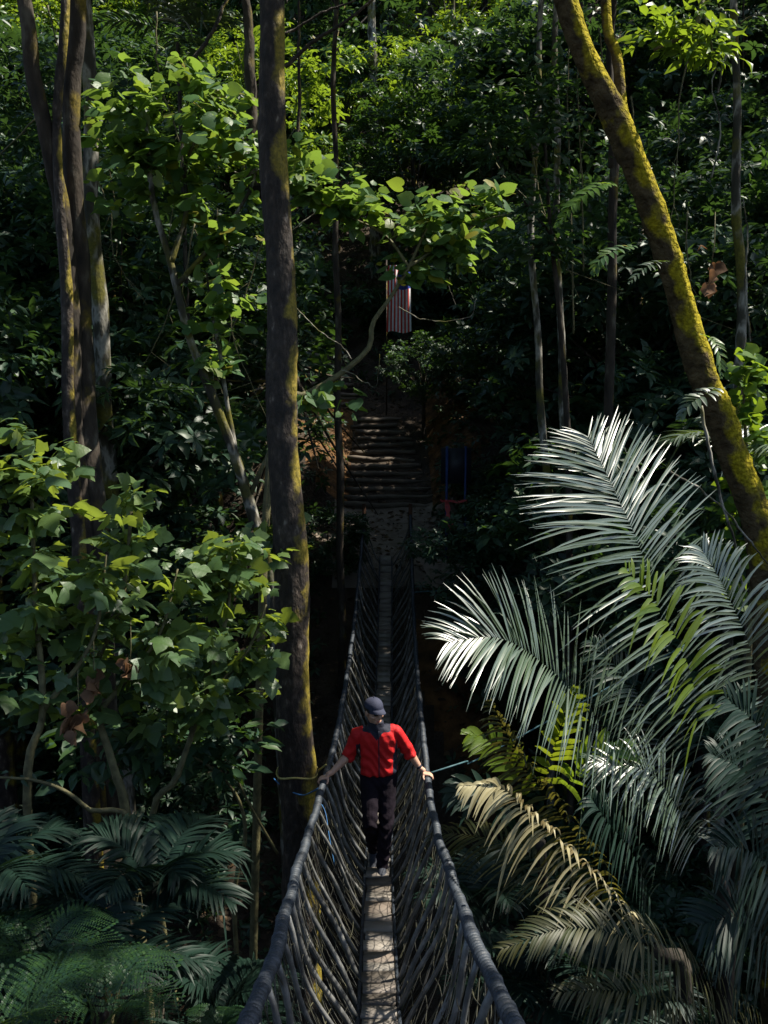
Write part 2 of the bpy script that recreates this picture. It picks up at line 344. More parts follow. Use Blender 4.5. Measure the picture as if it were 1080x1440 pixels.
# ------------------------------------------------------------------ bridge curve
def rail_z(Y): return -4.29 + .02 * (np.asarray(Y, float) - 13.4) ** 2
def mid_x(Y): return np.interp(Y, [0, 3.5, 5, 7, 8.8, 11, 13.5, 16, 21.3], [0, -.014, -.05, -.085, -.085, -.05, -.03, 0, .07])
def half(Y): return np.interp(Y, [0, 3.1, 4, 5, 6, 8, 9.4, 12, 16, 21.3], [.43, .445, .455, .48, .50, .5, .505, .505, .5, .5])
def rail(s, Y):
    Y = np.asarray(Y, float)
    return np.stack([mid_x(Y) + s * half(Y), Y, rail_z(Y)], -1)
def deck_mid(Y):
    Y = np.asarray(Y, float)
    return np.stack([np.interp(Y, [0, 6, 9, 14, 17, 21.3], [0, -.035, -.055, -.02, .01, .04]), Y, rail_z(Y) - .925], -1)
DW = .112
RAIL_R = .031
def bridge():
    root = thing('rope_bridge', (0, 10, -5.2), 'narrow rope suspension bridge with net sides over the dark gorge', 'bridge')
    hang = np.arange(1.0, 21.2, .43)
    for s in (-1, 1):
        # wrapped hand rope
        S1 = np.concatenate([np.arange(.25, 8, .0055), np.arange(8, 13, .008)]); S2 = np.arange(13, 21.25, .016); Ys = np.concatenate([S1, S2])
        p = rail(s, Ys)
        knot = np.exp(-(np.abs(Ys[:, None] - (hang[None] + .05 * s)).min(1) / .045) ** 2)
        arc = np.concatenate([[0], np.cumsum(np.linalg.norm(np.diff(p, axis=0), axis=1))])
        p[:, 0] += .004 * np.sin(Ys * 5 + s); p[:, 2] += .004 * np.sin(Ys * 4.3)
        n = 14; a = np.arange(n) * 2 * math.pi / n
        T = nrm(np.gradient(p, axis=0)); u = nrm(np.cross(T, A(0, 0, 1))); w = np.cross(u, T)
        ph = 2 * math.pi * arc[:, None] / .056 + a[None]
        uu = 2 * np.mod(ph / (2 * math.pi), 1) - 1; pitch = .66 + .42 * np.sqrt(np.clip(1 - (uu / .68) ** 2, 0, 1))
        rr = RAIL_R * pitch * (1 + .16 * knot[:, None] + .05 * np.sin(Ys * 3.1)[:, None])
        V = p[:, None] + (np.cos(a) * rr)[..., None] * u[:, None] + (np.sin(a) * rr)[..., None] * w[:, None]
        k = len(p)
        i, j = np.meshgrid(np.arange(k - 1), np.arange(n), indexing='ij'); j2 = (j + 1) % n
        mb = MB(); mb.v.append(V.reshape(-1, 3)); mb.n = k * n
        F = np.stack([i * n + j, (i + 1) * n + j, (i + 1) * n + j2, i * n + j2], -1).reshape(-1, 4)
        mb.f[4].append(F); mb.m[4].append(np.zeros(len(F), int))
        child(mb, 'hand_rope', M['rope'], root)
        # deck side cable
        mb = MB(); Yd = np.linspace(.3, 21.3, 90); q = deck_mid(Yd); q[:, 0] += s * (DW + .02); q[:, 2] -= .01
        mb.tube(q, .014, 6); child(mb, 'deck_cable', M['rope'], root)
        # suspenders
        for Yh in hang:
            Yh = Yh + rng.uniform(-.06, .06)
            mb = MB()
            t = np.linspace(0, 1, 12)[:, None]
            a0 = rail(s, Yh); b0 = deck_mid(Yh + rng.uniform(-.05, .32)) + A(s * (DW + .015), 0, -.01)
            bow = rng.uniform(.02, .055)
            q = a0 * (1 - t) + b0 * t
            q[:, 0] += s * (bow * np.sin(t[:, 0] * math.pi * .9) + .02 * np.sin(t[:, 0] * 7 + Yh)); q[:, 1] += rng.uniform(-.04, .04) * np.sin(t[:, 0] * math.pi)
            mb.tube(q, rng.uniform(.0135, .0195) * (1 + .05 * np.sin(t[:, 0] * 9)), 7)
            child(mb, 'suspender_rope', M['strand'], root)
            if len(hang) and (s > 0 or rng.random() < .7):
                pass
        # netting: criss-cross cords with slack
        mb = MB(); t = np.linspace(0, 1, 8)[:, None]
        for d in (-1, 1):
            for Y0 in np.arange(.8, 21, .15):
                Y0 = Y0 + rng.uniform(-.04, .04)
                Y1 = np.clip(Y0 + d * rng.uniform(.4, .6), .4, 21.2)
                a0, b0 = rail(s, Y0), deck_mid(Y1) + A(s * (DW + .015), 0, -.01)
                q = a0 * (1 - t) + b0 * t
                q[:, 0] += s * (rng.uniform(.04, .1) * np.sin(t[:, 0] * math.pi * .9)) + .012 * rng.standard_normal() * np.sin(t[:, 0] * 8)
                q[:, 1] += .02 * rng.standard_normal() * np.sin(t[:, 0] * 6.28)
                mb.tube(q, rng.uniform(.0018, .0034), 4, cap=False)
        for h in (.18, .36, .54, .72, .88):
            Yl = np.linspace(.5, 21, 260)
            a0, b0 = rail(s, Yl), deck_mid(Yl) + A(s * (DW + .015), 0, -.01)
            q = a0 * (1 - h) + b0 * h
            q[:, 0] += s * .06 * math.sin(h * 2.8) + .012 * np.sin(Yl * 8 + h * 20); q[:, 2] += .02 * np.sin(Yl * 5.1 + h * 30) + .012 * np.sin(Yl * 17)
            mb.tube(q, .0032, 4, cap=False)
        child(mb, 'side_net', M['net'], root)
        # end posts
        for Yp, zt, zb in ((21.32, .22, -1.1), (.2, .1, -1.3)):
            mb = MB(); c = rail(s, Yp)
            mb.tube([c + A(0, 0, zb), c + A(.005, 0, zb * .4), c + A(0, 0, zt)], [.05, .045, .043], 10, rough=.04)
            child(mb, 'post', M['post_rust'], root)
    mb = MB(); y = .32
    while y < 21.3:
        L = rng.uniform(.15, .30); c = deck_mid(y + L / 2); c2 = deck_mid(y + L / 2 + .05) - c
        tilt = math.atan2(c2[2], c2[1]) + rng.normal(0, .025)
        rot = Matrix.Rotation(tilt, 3, 'X') @ Matrix.Rotation(rng.normal(0, .035), 3, 'Y') @ Matrix.Rotation(rng.normal(0, .03), 3, 'Z')
        mb.box(c + A(rng.normal(0, .004), 0, rng.normal(0, .004)), (DW + rng.uniform(-.006, .008), L / 2 - .009, .012), rot)
        y += L + .003
    child(mb, 'deck', M['plank'], root, smooth=False)
    return root
bridge()

# ------------------------------------------------------------------ far landing: stairs, flag, notice board
def stairs():
    def flight(x0, y0, z0, n, rise, run, w0, w1, yaw, label):
        root = thing('log_stairs', (x0, y0, z0), label, 'stairs')
        for i in range(n):
            mb = MB(); w = w0 + (w1 - w0) * i / max(1, n - 1)
            c = A(x0 + math.sin(yaw) * run * i, y0 + math.cos(yaw) * run * i, z0 + rise * i)
            t = np.linspace(-.5, .5, 9)
            sl = rng.normal(0, .012); off = rng.normal(0, .06)
            q = np.stack([c[0] + off + t * w * math.cos(yaw), c[1] - t * w * math.sin(yaw) + .03 * np.sin(t * 9 + i), c[2] + t * w * sl * 2 + .012 * np.sin(t * 11 + i * 2)], -1)
            mb.tube(q, rng.uniform(.062, .08) * (1 + .06 * np.sin(t * 13 + i)), 9, rough=.05)
            q2 = q.copy(); q2[:, 2] -= .11; q2[:, 1] += .015; mb.tube(q2, .06, 8, rough=.05)
            child(mb, 'log_step', M['log'], root)
        return root
    flight(.16, 25.5, -3.42, 13, .165, .40, 2.5, 1.3, -.06, 'wide log steps rising from the landing at the far end of the bridge')
    flight(-2.3, 33.2, .55, 7, .2, .42, 1.5, 1.3, -.1, 'short dim flight of log steps higher up beside the central trunk')
    flight(-1.3, 31.0, -1.0, 5, .3, .42, 1.5, 1.4, -.5, 'shaded log steps turning left between the two main flights')
stairs()

def flag():
    p = at(561, 467, 30.5); W, H = .75, 1.95
    root = thing('flag', p, 'red and white striped flag with blue corner hung upright among leaves above the stairs', 'flag')
    nx, nz = 28, 26; mb = MB(); V = []
    for k in range(2):
        for i in range(nz + 1):
            for j in range(nx + 1):
                u, v = j / nx, i / nz
                fold = .05 * math.sin(u * 11 + v * 2) + .03 * math.sin(u * 23 - v * 4)
                V.append((p[0] + (u - .5) * W * (1 - .12 * v), p[1] + fold + (.004 if k else 0), p[2] + v * H + .03 * math.sin(u * 7)))
    n1 = (nx + 1) * (nz + 1)
    F, mi = [], []
    for i in range(nz):
        for j in range(nx):
            a = i * (nx + 1) + j
            m = 2 if (i >= nz * .62 and j >= 13) else (0 if (j // 2) % 2 == 0 else 1)
            mb.f[4].append(np.array([[a, a + 1, a + nx + 2, a + nx + 1]])); mb.m[4].append(np.array([m]))
            mb.f[4].append(n1 + np.array([[a, a + nx + 1, a + nx + 2, a + 1]])); mb.m[4].append(np.array([m]))
    mb.v.append(np.array(V)); mb.n = len(V)
    child(mb, 'cloth', [M['flag_red'], M['flag_white'], M['flag_blue']], root)
    mb = MB()    # crescent and star
    c = p + A(.13, -.1, H * .76)
    n = 14
    for i in range(n):
        a0, a1 = R(40) + i * R(280) / n, R(40) + (i + 1) * R(280) / n
        def pt(a, inn):
            r, ox = (.105, .03) if inn else (.13, 0)
            return (c[0] + math.sin(a) * r, c[1], c[2] + math.cos(a) * r + ox)
        mb.add([pt(a0, 0), pt(a1, 0), pt(a1, 1), pt(a0, 1)], [(0, 1, 2, 3)])
    st = [(c[0], c[1], c[2] + .07)]
    for i in range(28):
        r = .075 if i % 2 else .035
        st.append((c[0] + r * math.sin(i * math.pi / 14), c[1], c[2] + .07 + r * math.cos(i * math.pi / 14)))
    mb.add(st, [(0, 1 + i, 1 + (i + 1) % 28) for i in range(28)])
    child(mb, 'emblem', M['flag_yellow'], root)
    mb = MB(); g = float(terrain(p[0], p[1] + .15))
    mb.tube([(p[0] - .5 * W, p[1] + .12, g - .2), (p[0] - .5 * W, p[1] + .12, p[2] + H + .2)], .02, 8)
    mb.tube([(p[0] - .5 * W, p[1] + .12, p[2] + H), (p[0] + .42 * W, p[1] + .06, p[2] + H + .02)], .012, 6)
    child(mb, 'pole', M['bark_dark'], root)
flag()

def notice():
    b = at(640, 845, 21.5); zg = float(terrain(b[0], b[1]))
    root = thing('notice_board', (b[0], b[1], zg), 'dark notice board on two blue posts right of the stairs', 'notice board')
    xs = (at(628, 700, 21.5)[0], at(653, 700, 21.8)[0])
    zt = at(628, 628, 21.5)[2]
    for k, x in enumerate(xs):
        mb = MB(); mb.tube([(x, b[1] + .1 * k, zg - .2), (x, b[1] + .1 * k, zt)], .03, 10); child(mb, 'post', M['blue_paint'], root)
    mb = MB(); zb = at(628, 678, 21.5)[2]
    mb.box(((xs[0] + xs[1]) / 2, b[1] + .09, (zt + zb) / 2 - .04), ((xs[1] - xs[0]) / 2 + .12, .012, (zt - zb) / 2))
    child(mb, 'panel', M['board_dark'], root, smooth=False)
    t0 = A(xs[0], b[1] - .04, at(628, 705, 21.5)[2])
    r2 = thing('barrier_tape', t0, 'red barrier tape tied round the blue post of the notice board', 'tape')
    mb = MB()
    def ribbon(q, w):
        q = np.asarray(q); w = A(*w); n = len(q)
        V = np.vstack([q - w, q + w, q + w + A(0, .003, 0), q - w + A(0, .003, 0)])
        F = [(i, i + 1, n + i + 1, n + i) for i in range(n - 1)] + [(3 * n + i, 2 * n + i, 2 * n + i + 1, 3 * n + i + 1) for i in range(n - 1)]
        mb.add(V, F)
    t = np.linspace(0, 1, 10)[:, None]
    ribbon(t0 + t * A(.45, .02, .0) + np.sin(t * 9) * A(0, .02, .012), (0, 0, .025))
    ribbon(t0 + t * A(.05, -.02, -.62) + np.sin(t * 7) * A(.04, .02, 0), (.03, 0, 0))
    ribbon(t0 + t * A(.1, -.03, -.5) + np.sin(t * 5) * A(-.04, .02, 0), (.025, 0, .004))
    ribbon(t0 + t * A(-.14, -.01, .03) + np.sin(t * 7) * A(0, .02, 0.01), (0, 0, .022))
    mb.ball(t0, (.045, .04, .045), 8, 6)
    child(mb, 'ribbon', M['tape_red'], r2)
notice()

# ------------------------------------------------------------------ near trees (trunks), canopy comes later
TREES = {}
def trunk_tree(key, name, pts, rads, mname, label, cat='tree', n=14, extra=(), rough=.03, group=None, seg=40):
    p = spline(np.hstack([pts, np.array(rads)[:, None]]), seg)
    base = p[0][:3]
    root = thing(name, base, label, cat, group)
    mb = MB()
    w = p[:, :3].copy(); w[:, 0] += .02 * np.sin(w[:, 2] * 2.3 + len(key)); w[:, 1] += .02 * np.sin(w[:, 2] * 1.7)
    mb.tube(w, p[:, 3] * (1 + .04 * np.sin(np.arange(seg) * 52 / seg)), n, rough=rough)
    for epts, er in extra:
        e = spline(np.hstack([epts, np.array(er)[:, None]]), 20); mb.tube(e[:, :3], e[:, 3], 9, rough=rough)
    child(mb, 'trunk', M[mname], root)
    TREES[key] = dict(root=root, top=p[-1][:3], path=p[:, :3])
    return root
def down(p, dz, dx=0, dy=0): return p + A(dx, dy, dz)

p = path_at([(425, 1275, 10.0), (418, 1085, 10.0), (404, 720, 10.0), (392, 380, 10.0), (380, 0, 10.0)])
p = np.vstack([A(p[0][0] + .03, 10, float(terrain(p[0][0], 10)) - .3), p, p[-1] + A(-.05, .1, 3.2), p[-1] + A(.1, .3, 6)])
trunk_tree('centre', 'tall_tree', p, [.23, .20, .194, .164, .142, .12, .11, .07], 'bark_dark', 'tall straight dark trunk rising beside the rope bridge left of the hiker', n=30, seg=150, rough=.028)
p = path_at([(1085, 900, 9.6), (1024, 620, 9.4), (988, 520, 9.3), (934, 350, 9.1), (872, 180, 8.9), (797, 0, 8.7)])
p = np.vstack([A(p[0][0] + .5, 9.8, float(terrain(p[0][0] + .5, 9.8)) - .3), p, p[-1] + A(-.6, 0, 2.2), p[-1] + A(-.5, .3, 4.6)])
f0 = path_at([(884, 205, 8.9), (874, 150, 8.95), (868, 80, 9.0), (852, -10, 9.1)]); f0 = np.vstack([f0, f0[-1] + A(.1, .2, 2.5)])
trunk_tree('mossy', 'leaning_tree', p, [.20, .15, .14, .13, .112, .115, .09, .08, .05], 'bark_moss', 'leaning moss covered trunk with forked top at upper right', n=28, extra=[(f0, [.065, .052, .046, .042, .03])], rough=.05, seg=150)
p = path_at([(125, 660, 11.5), (112, 460, 11.5), (106, 250, 11.4), (100, 120, 11.4), (108, -10, 11.4)])
p = np.vstack([A(p[0][0] + .1, 11.6, float(terrain(p[0][0], 11.6)) - .3), p, p[-1] + A(.2, .2, 4)])
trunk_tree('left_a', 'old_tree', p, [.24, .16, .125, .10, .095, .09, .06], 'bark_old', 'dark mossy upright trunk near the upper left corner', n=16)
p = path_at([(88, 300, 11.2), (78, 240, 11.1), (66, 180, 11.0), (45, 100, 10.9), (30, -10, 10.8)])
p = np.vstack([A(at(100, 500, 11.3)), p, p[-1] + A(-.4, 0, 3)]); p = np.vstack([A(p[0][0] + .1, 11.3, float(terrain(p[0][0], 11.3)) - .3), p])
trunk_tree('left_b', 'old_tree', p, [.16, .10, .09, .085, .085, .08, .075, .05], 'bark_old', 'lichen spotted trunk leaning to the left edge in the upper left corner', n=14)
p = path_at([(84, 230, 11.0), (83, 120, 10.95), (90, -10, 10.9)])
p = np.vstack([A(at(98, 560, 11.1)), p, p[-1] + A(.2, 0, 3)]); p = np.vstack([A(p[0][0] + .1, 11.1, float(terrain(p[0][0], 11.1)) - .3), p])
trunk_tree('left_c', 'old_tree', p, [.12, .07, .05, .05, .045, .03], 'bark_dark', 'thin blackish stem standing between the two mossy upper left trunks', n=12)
p = path_at([(152, 640, 14), (143, 500, 14), (132, 340, 14), (128, 200, 14), (120, -20, 14)])
p = np.vstack([A(p[0][0] + .1, 14, float(terrain(p[0][0], 14)) - .3), p, p[-1] + A(0, .3, 4)])
trunk_tree('left_d', 'pale_tree', p, [.16, .12, .12, .11, .1, .09, .05], 'bark_pale', 'pale trunk half hidden behind the upper left dark trunks', n=12)
# pale thin trunks right of the path
for key, px, r, lab in (('pale_a', [(778, 860, 15), (766, 640, 15), (757, 500, 15), (748, 330, 15), (760, 60, 15)], .058, 'slim white barked trunk behind the tall palm frond tip, left of its twin'),
                        ('pale_b', [(800, 870, 15.6), (795, 640, 15.6), (790, 500, 15.6), (785, 400, 15.6), (782, 60, 15.6)], .066, 'thicker grey white trunk behind the palm frond, right of its slim twin'),
                        ('pale_c', [(1040, 520, 13), (1037, 300, 13), (1035, 180, 13), (1034, -10, 13)], .06, 'pale upright trunk at the upper right edge beyond the mossy tree'),
                        ('thin_d', [(476, 580, 18), (474, 430, 18), (473, 330, 18), (470, 100, 18)], .06, 'thin grey stem just right of the tall central trunk, near the flag'),
                        ('pale_e', [(526, 200, 40), (524, 90, 40), (523, 20, 40), (520, -60, 40)], .18, 'short lit stretch of distant pale trunk at the top of the view'),
                        ('thin_g', [(862, 330, 15), (860, 230, 15), (858, 100, 15), (866, -20, 15)], .06, 'dark straight stem just behind the fork of the mossy tree')):
    p = path_at(px); p = np.vstack([A(p[0][0] + .05, p[0][1], float(terrain(p[0][0], p[0][1])) - .3), p, p[-1] + A(.1, .2, 3)])
    k = len(p)
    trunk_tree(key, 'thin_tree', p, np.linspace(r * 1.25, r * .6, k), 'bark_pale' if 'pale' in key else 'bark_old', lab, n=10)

# ------------------------------------------------------------------ broad-leaved trees and shrubs
def twig_foliage(limbs, blobs, Ts, size, per=9, twig_r=.006, keep=None, up=.75):
    """limbs: list of point arrays; blobs: (centre, radii, number of twigs). Returns (leaf MB, twig MB)."""
    lm, tm = MB(), MB()
    L = np.vstack(limbs)
    P, D, N, S = [], [], [], []
    for c, rad, n in blobs:
        tips = np.asarray(c) + ball_pts(n, .25) * np.asarray(rad)
        for tip in tips:
            d = np.linalg.norm(L - tip, axis=1) + .35 * np.maximum(0, L[:, 2] - tip[2] + .1) * 2
            a = L[int(np.argmin(d))]
            ln = np.linalg.norm(tip - a)
            mid = (a + tip) / 2 + A(0, 0, .12 * ln) + .08 * ln * rng.standard_normal(3)
            t = np.linspace(0, 1, 8)[:, None]
            q = a * (1 - t) ** 2 + 2 * mid * t * (1 - t) + tip * t * t
            tm.tube(q, np.linspace(twig_r * (1 + .6 * min(ln, 2)), twig_r * .4, 8), 4, cap=False)
            tm_dir = nrm(tip - mid)
            span = min(1.0, .75 / max(ln, .1))
            ts = 1 - span * rng.random(per) ** 1.2; ts[0] = 1
            for kk, tt in enumerate(ts):
                b = a * (1 - tt) ** 2 + 2 * mid * tt * (1 - tt) + tip * tt * tt
                az = rng.uniform(0, 6.283)
                side = A(math.cos(az), math.sin(az), rng.uniform(-.35, .35))
                d0 = nrm(side + tm_dir * rng.uniform(.1, .9) + A(0, 0, -.28))
                pet = size * rng.uniform(.35, .8)
                e = b + nrm(side + A(0, 0, .35)) * pet
                P.append(e); D.append(d0); N.append(nrm(A(0, 0, up) + .5 * rng.standard_normal(3) + side * .3)); S.append(size * rng.choice([rng.uniform(.45, .8), rng.uniform(.8, 1.25)]))
                if rng.random() < .6: tm.tube([b, (b + e) / 2 + A(0, 0, pet * .1), e], twig_r * .28, 3, cap=False)
    P, D, N, S = map(np.array, (P, D, N, S))
    if keep is not None:
        q = keep(P); P, D, N, S = P[q], D[q], N[q], S[q]
    leaves(lm, Ts, P, D, N, S)
    return lm, tm

def broad(name, label, stems, blobs, Ts, size, per, leafm, bark='twig', cat='tree', r0=.04, part='crown', twig_r=.006):
    base = stems[0][0][0]
    root = thing(name, base, label, cat)
    mb = MB()
    limbs = []
    for pts, r in stems:
        q = spline(np.hstack([np.asarray(pts), np.linspace(r, r * .3, len(pts))[:, None]]), 26)
        mb.tube(q[:, :3], q[:, 3], 8, rough=.06); limbs.append(q[6:, :3])
    lm, tm = twig_foliage(limbs, blobs, Ts, size, per, twig_r)
    child(mb, 'trunk', M[bark], root)
    c = child(lm, part, M[leafm], root)
    child(tm, 'twigs', M['twig'], c).location = (0, 0, 0)
    return root
def gnd(x, y, dz=-.2): return A(x, y, float(terrain(x, y)) + dz)
def B(px, py, Y, rx, ry, rz, n): return (at(px, py, Y), (rx, ry, rz), n)

# slender tree left of centre
s1 = path_at([(385, 860, 12.3), (355, 725, 12.3), (330, 640, 12.2), (300, 560, 12.1), (265, 470, 12), (240, 370, 12), (215, 280, 12), (205, 170, 12)])
s1b = path_at([(332, 640, 12.2), (318, 560, 12.2), (310, 500, 12.2), (298, 440, 12.2), (290, 380, 12.1)])
s1c = path_at([(350, 700, 12.3), (372, 650, 12.2), (385, 620, 12.2), (410, 560, 12.1)])
s1d = path_at([(240, 370, 12), (262, 300, 12.1), (262, 230, 12.2), (300, 150, 12.2)])
s1e = path_at([(250, 400, 12), (310, 330, 12), (350, 270, 11.9), (372, 200, 11.8)])
s1 = np.vstack([gnd(s1[0][0] + .2, 12.4), s1])
broad('slender_tree', 'slender tree with lichen stem and light green heart leaves left of the central trunk', [(s1, .085), (s1b, .035), (s1c, .035), (s1d, .04), (s1e, .035)],
      [B(240, 170, 12.2, 1.15, 1.0, .75, 62), B(180, 260, 12, .75, .8, .55, 26), B(310, 250, 12, .7, .8, .7, 30), B(330, 390, 12, .42, .5, .75, 20), B(290, 470, 12.1, .35, .5, .6, 12), B(145, 190, 11.8, .4, .5, .6, 12)],
      L_HEART, .165, 8, 'leaf_mid', 'bark_pale')
# spreading branch right of the trunk, over the stairs
s2 = path_at([(395, 575, 11.2), (430, 555, 11.3), (475, 528, 11.4), (518, 490, 11.5), (524, 455, 11.5), (548, 420, 11.6), (575, 375, 11.7), (600, 320, 11.8)])
s2b = path_at([(575, 375, 11.7), (540, 330, 11.8), (480, 300, 11.8), (420, 270, 11.6)])
s2c = path_at([(575, 375, 11.7), (630, 340, 11.9), (680, 310, 12), (720, 300, 12)])
s2 = np.vstack([gnd(s2[0][0] - .5, 11), at(370, 800, 10.9), s2])
broad('branching_tree', 'low branching tree spreading sunlit yellow green leaves over the stairs', [(s2, .05), (s2b, .02), (s2c, .02)],
      [B(570, 300, 11.9, .95, .8, .33, 40), B(650, 330, 12, .6, .7, .45, 22), B(450, 260, 11.7, .55, .6, .35, 20), B(680, 270, 12.1, .35, .5, .3, 8), B(600, 375, 11.8, .5, .5, .2, 10), B(470, 575, 11.3, .32, .3, .18, 7), B(420, 250, 11.5, .25, .4, .45, 10)],
      L_HEART, .155, 8, 'leaf_mid')
# big-leaved shrubs lower left
s = [np.vstack([gnd(-2.6, 7.4), path_at([(40, 1180, 7.6), (60, 1000, 7.7), (50, 850, 7.8), (45, 700, 7.8)])]), path_at([(60, 1000, 7.7), (130, 900, 7.8), (150, 780, 7.9)])]
broad('broadleaf_shrub', 'tall shrub with large lobed leaves at the left edge below the old trunks', [(s[0], .045), (s[1], .025)],
      [B(35, 680, 7.8, .55, .6, .42, 18), B(60, 800, 7.8, .75, .7, .5, 20), B(40, 930, 7.9, .6, .6, .5, 11), B(10, 620, 7.9, .25, .4, .2, 6)],
      L_LOBED, .165, 9, 'leaf_big', cat='shrub', part='foliage')
s = [np.vstack([gnd(-1.9, 8.2), path_at([(185, 1200, 8.2), (160, 1080, 8.2), (130, 960, 8.3), (170, 850, 8.3), (185, 720, 8.3)])]), path_at([(140, 1000, 8.2), (220, 900, 8.3), (250, 800, 8.4)])]
broad('broadleaf_shrub', 'mossy stemmed shrub with large lobed leaves in the middle of the left thicket', [(s[0], .05), (s[1], .025)],
      [B(180, 730, 8.3, .34, .5, .42, 13), B(170, 830, 8.3, .75, .7, .42, 19), B(230, 910, 8.4, .7, .6, .5, 17), B(120, 980, 8.2, .5, .5, .35, 9)],
      L_LOBED, .165, 9, 'leaf_big', cat='shrub', part='foliage')
s = [np.vstack([gnd(-1.7, 8.9), path_at([(215, 1200, 8.8), (250, 1090, 8.8), (285, 985, 8.9), (320, 860, 9), (325, 760, 9)])]), path_at([(285, 985, 8.9), (345, 920, 9), (375, 850, 9.1)])]
broad('broadleaf_shrub', 'shrub with large lobed leaves pressed against the tall central trunk', [(s[0], .04), (s[1], .025)],
      [B(310, 790, 9, .55, .5, .3, 19), B(340, 880, 9.1, .42, .5, .5, 17), B(270, 970, 8.9, .6, .5, .4, 15), B(365, 950, 9.2, .2, .3, .3, 10), B(390, 760, 10.4, .3, .3, .3, 8)],
      L_LOBED, .16, 9, 'leaf_big', cat='shrub', part='foliage')
s = [np.vstack([gnd(-1.3, 9.4), path_at([(330, 1300, 9.4), (345, 1170, 9.4), (320, 1100, 9.3), (250, 1050, 9.2)])]), path_at([(390, 1200, 9.7), (345, 1120, 9.5), (320, 1060, 9.4), (300, 1020, 9.3)])]
broad('shade_sapling', 'dim sapling with narrow leaves under the left thicket', [(s[0], .03), (s[1], .016)],
      [B(240, 1060, 9.2, .75, .4, .3, 26), B(320, 1050, 9.4, .4, .4, .3, 16), B(120, 1060, 9, .5, .4, .25, 14)],
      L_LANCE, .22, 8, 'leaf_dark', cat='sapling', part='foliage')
s = [np.vstack([gnd(-3, 7.6), path_at([(190, 1230, 7.8), (120, 1135, 7.7), (60, 1100, 7.6), (-20, 1092, 7.5)])])]
broad('bare_branch', 'bare arching stem low in the left shade', [(s[0], .03)], [B(60, 1090, 7.6, .3, .2, .1, 3)], L_LANCE, .14, 3, 'leaf_dark', cat='branch', part='foliage')
# right edge lit shrub, hanging fresh twig top right, right mid shrub
s = [np.vstack([gnd(4.1, 10.8), path_at([(1060, 760, 10.6), (1050, 640, 10.5), (1045, 540, 10.4)])])]
broad('sunny_shrub', 'bright yellow green shrub behind the mossy trunk at the right edge', [(s[0], .04)],
      [B(1055, 560, 10.5, .3, .5, .55, 22), B(1060, 690, 10.6, .3, .5, .6, 18), B(1045, 790, 10.6, .3, .4, .4, 12)], L_HEART, .15, 9, 'leaf_fresh', cat='shrub', part='foliage')
s = [path_at([(1000, -60, 9.5), (985, 20, 9.4), (960, 50, 9.4), (920, 70, 9.3)]), path_at([(985, 0, 9.4), (1000, 60, 9.4), (1000, 85, 9.4)])]
s[0] = np.vstack([gnd(4.8, 10.3), A(4.7, 10.2, 0), A(3.9, 9.8, 3.6), s[0]])
broad('drooping_tree', 'drooping fresh green leaf spray at the top right above the mossy fork', [(s[0], .05), (s[1], .015)],
      [B(960, 45, 9.4, .4, .4, .22, 20), B(1000, 70, 9.4, .2, .3, .15, 7), B(900, 40, 9.3, .2, .3, .15, 6)], [lance(.2, .03, .3), lance(.22, .05, .4)], .17, 8, 'leaf_fresh')

s = [np.vstack([gnd(2.9, 14.4), path_at([(800, 700, 14.3), (790, 480, 14.2), (775, 330, 14.2), (765, 180, 14.2)])]), path_at([(775, 330, 14.2), (720, 260, 14.2), (690, 200, 14.3)])]
broad('shade_tree', 'dark leafy tree hiding the tops of the pale twin trunks', [(s[0], .06), (s[1], .02)],
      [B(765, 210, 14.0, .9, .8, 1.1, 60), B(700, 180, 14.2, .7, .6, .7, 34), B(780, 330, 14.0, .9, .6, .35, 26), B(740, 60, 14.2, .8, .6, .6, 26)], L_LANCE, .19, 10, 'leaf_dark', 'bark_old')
def dead_cluster(px, py, Y, n, size, label, up=None):
    c = at(px, py, Y)
    size *= .8; root = thing('withered_leaves', c, label, 'dead leaves')
    mb = MB(); k = n
    P = c + rng.standard_normal((k, 3)) * A(.05, .05, .09) * size / .15; D = nrm(A(0, 0, -1) + .45 * rng.standard_normal((k, 3)))
    leaves(mb, [heart(.5, .4, .0), heart(.6, -.2, .1)], P, D, nrm(rng.standard_normal((k, 3)) + A(0, -.5, 0)), size * rng.uniform(.6, 1.1, k))
    child(mb, 'leaf_bunch', M['withered'], root)
    mb = MB(); top = c + A(.02, .02, .45); mb.tube([c, c + A(.02, 0, .2), top], .004, 4); child(mb, 'stalk', M['twig'], root)
dead_cluster(108, 1020, 7.6, 10, .19, 'largest brown withered leaf bunch hanging low in the left thicket')
dead_cluster(130, 965, 7.8, 7, .14, 'brown curled leaf bunch hanging just above the largest withered one')
dead_cluster(182, 943, 8.0, 8, .15, 'brown withered leaf bunch hanging right of the other two')
dead_cluster(1000, 375, 8.6, 7, .16, 'pinkish brown withered leaf bunch right of the mossy trunk')

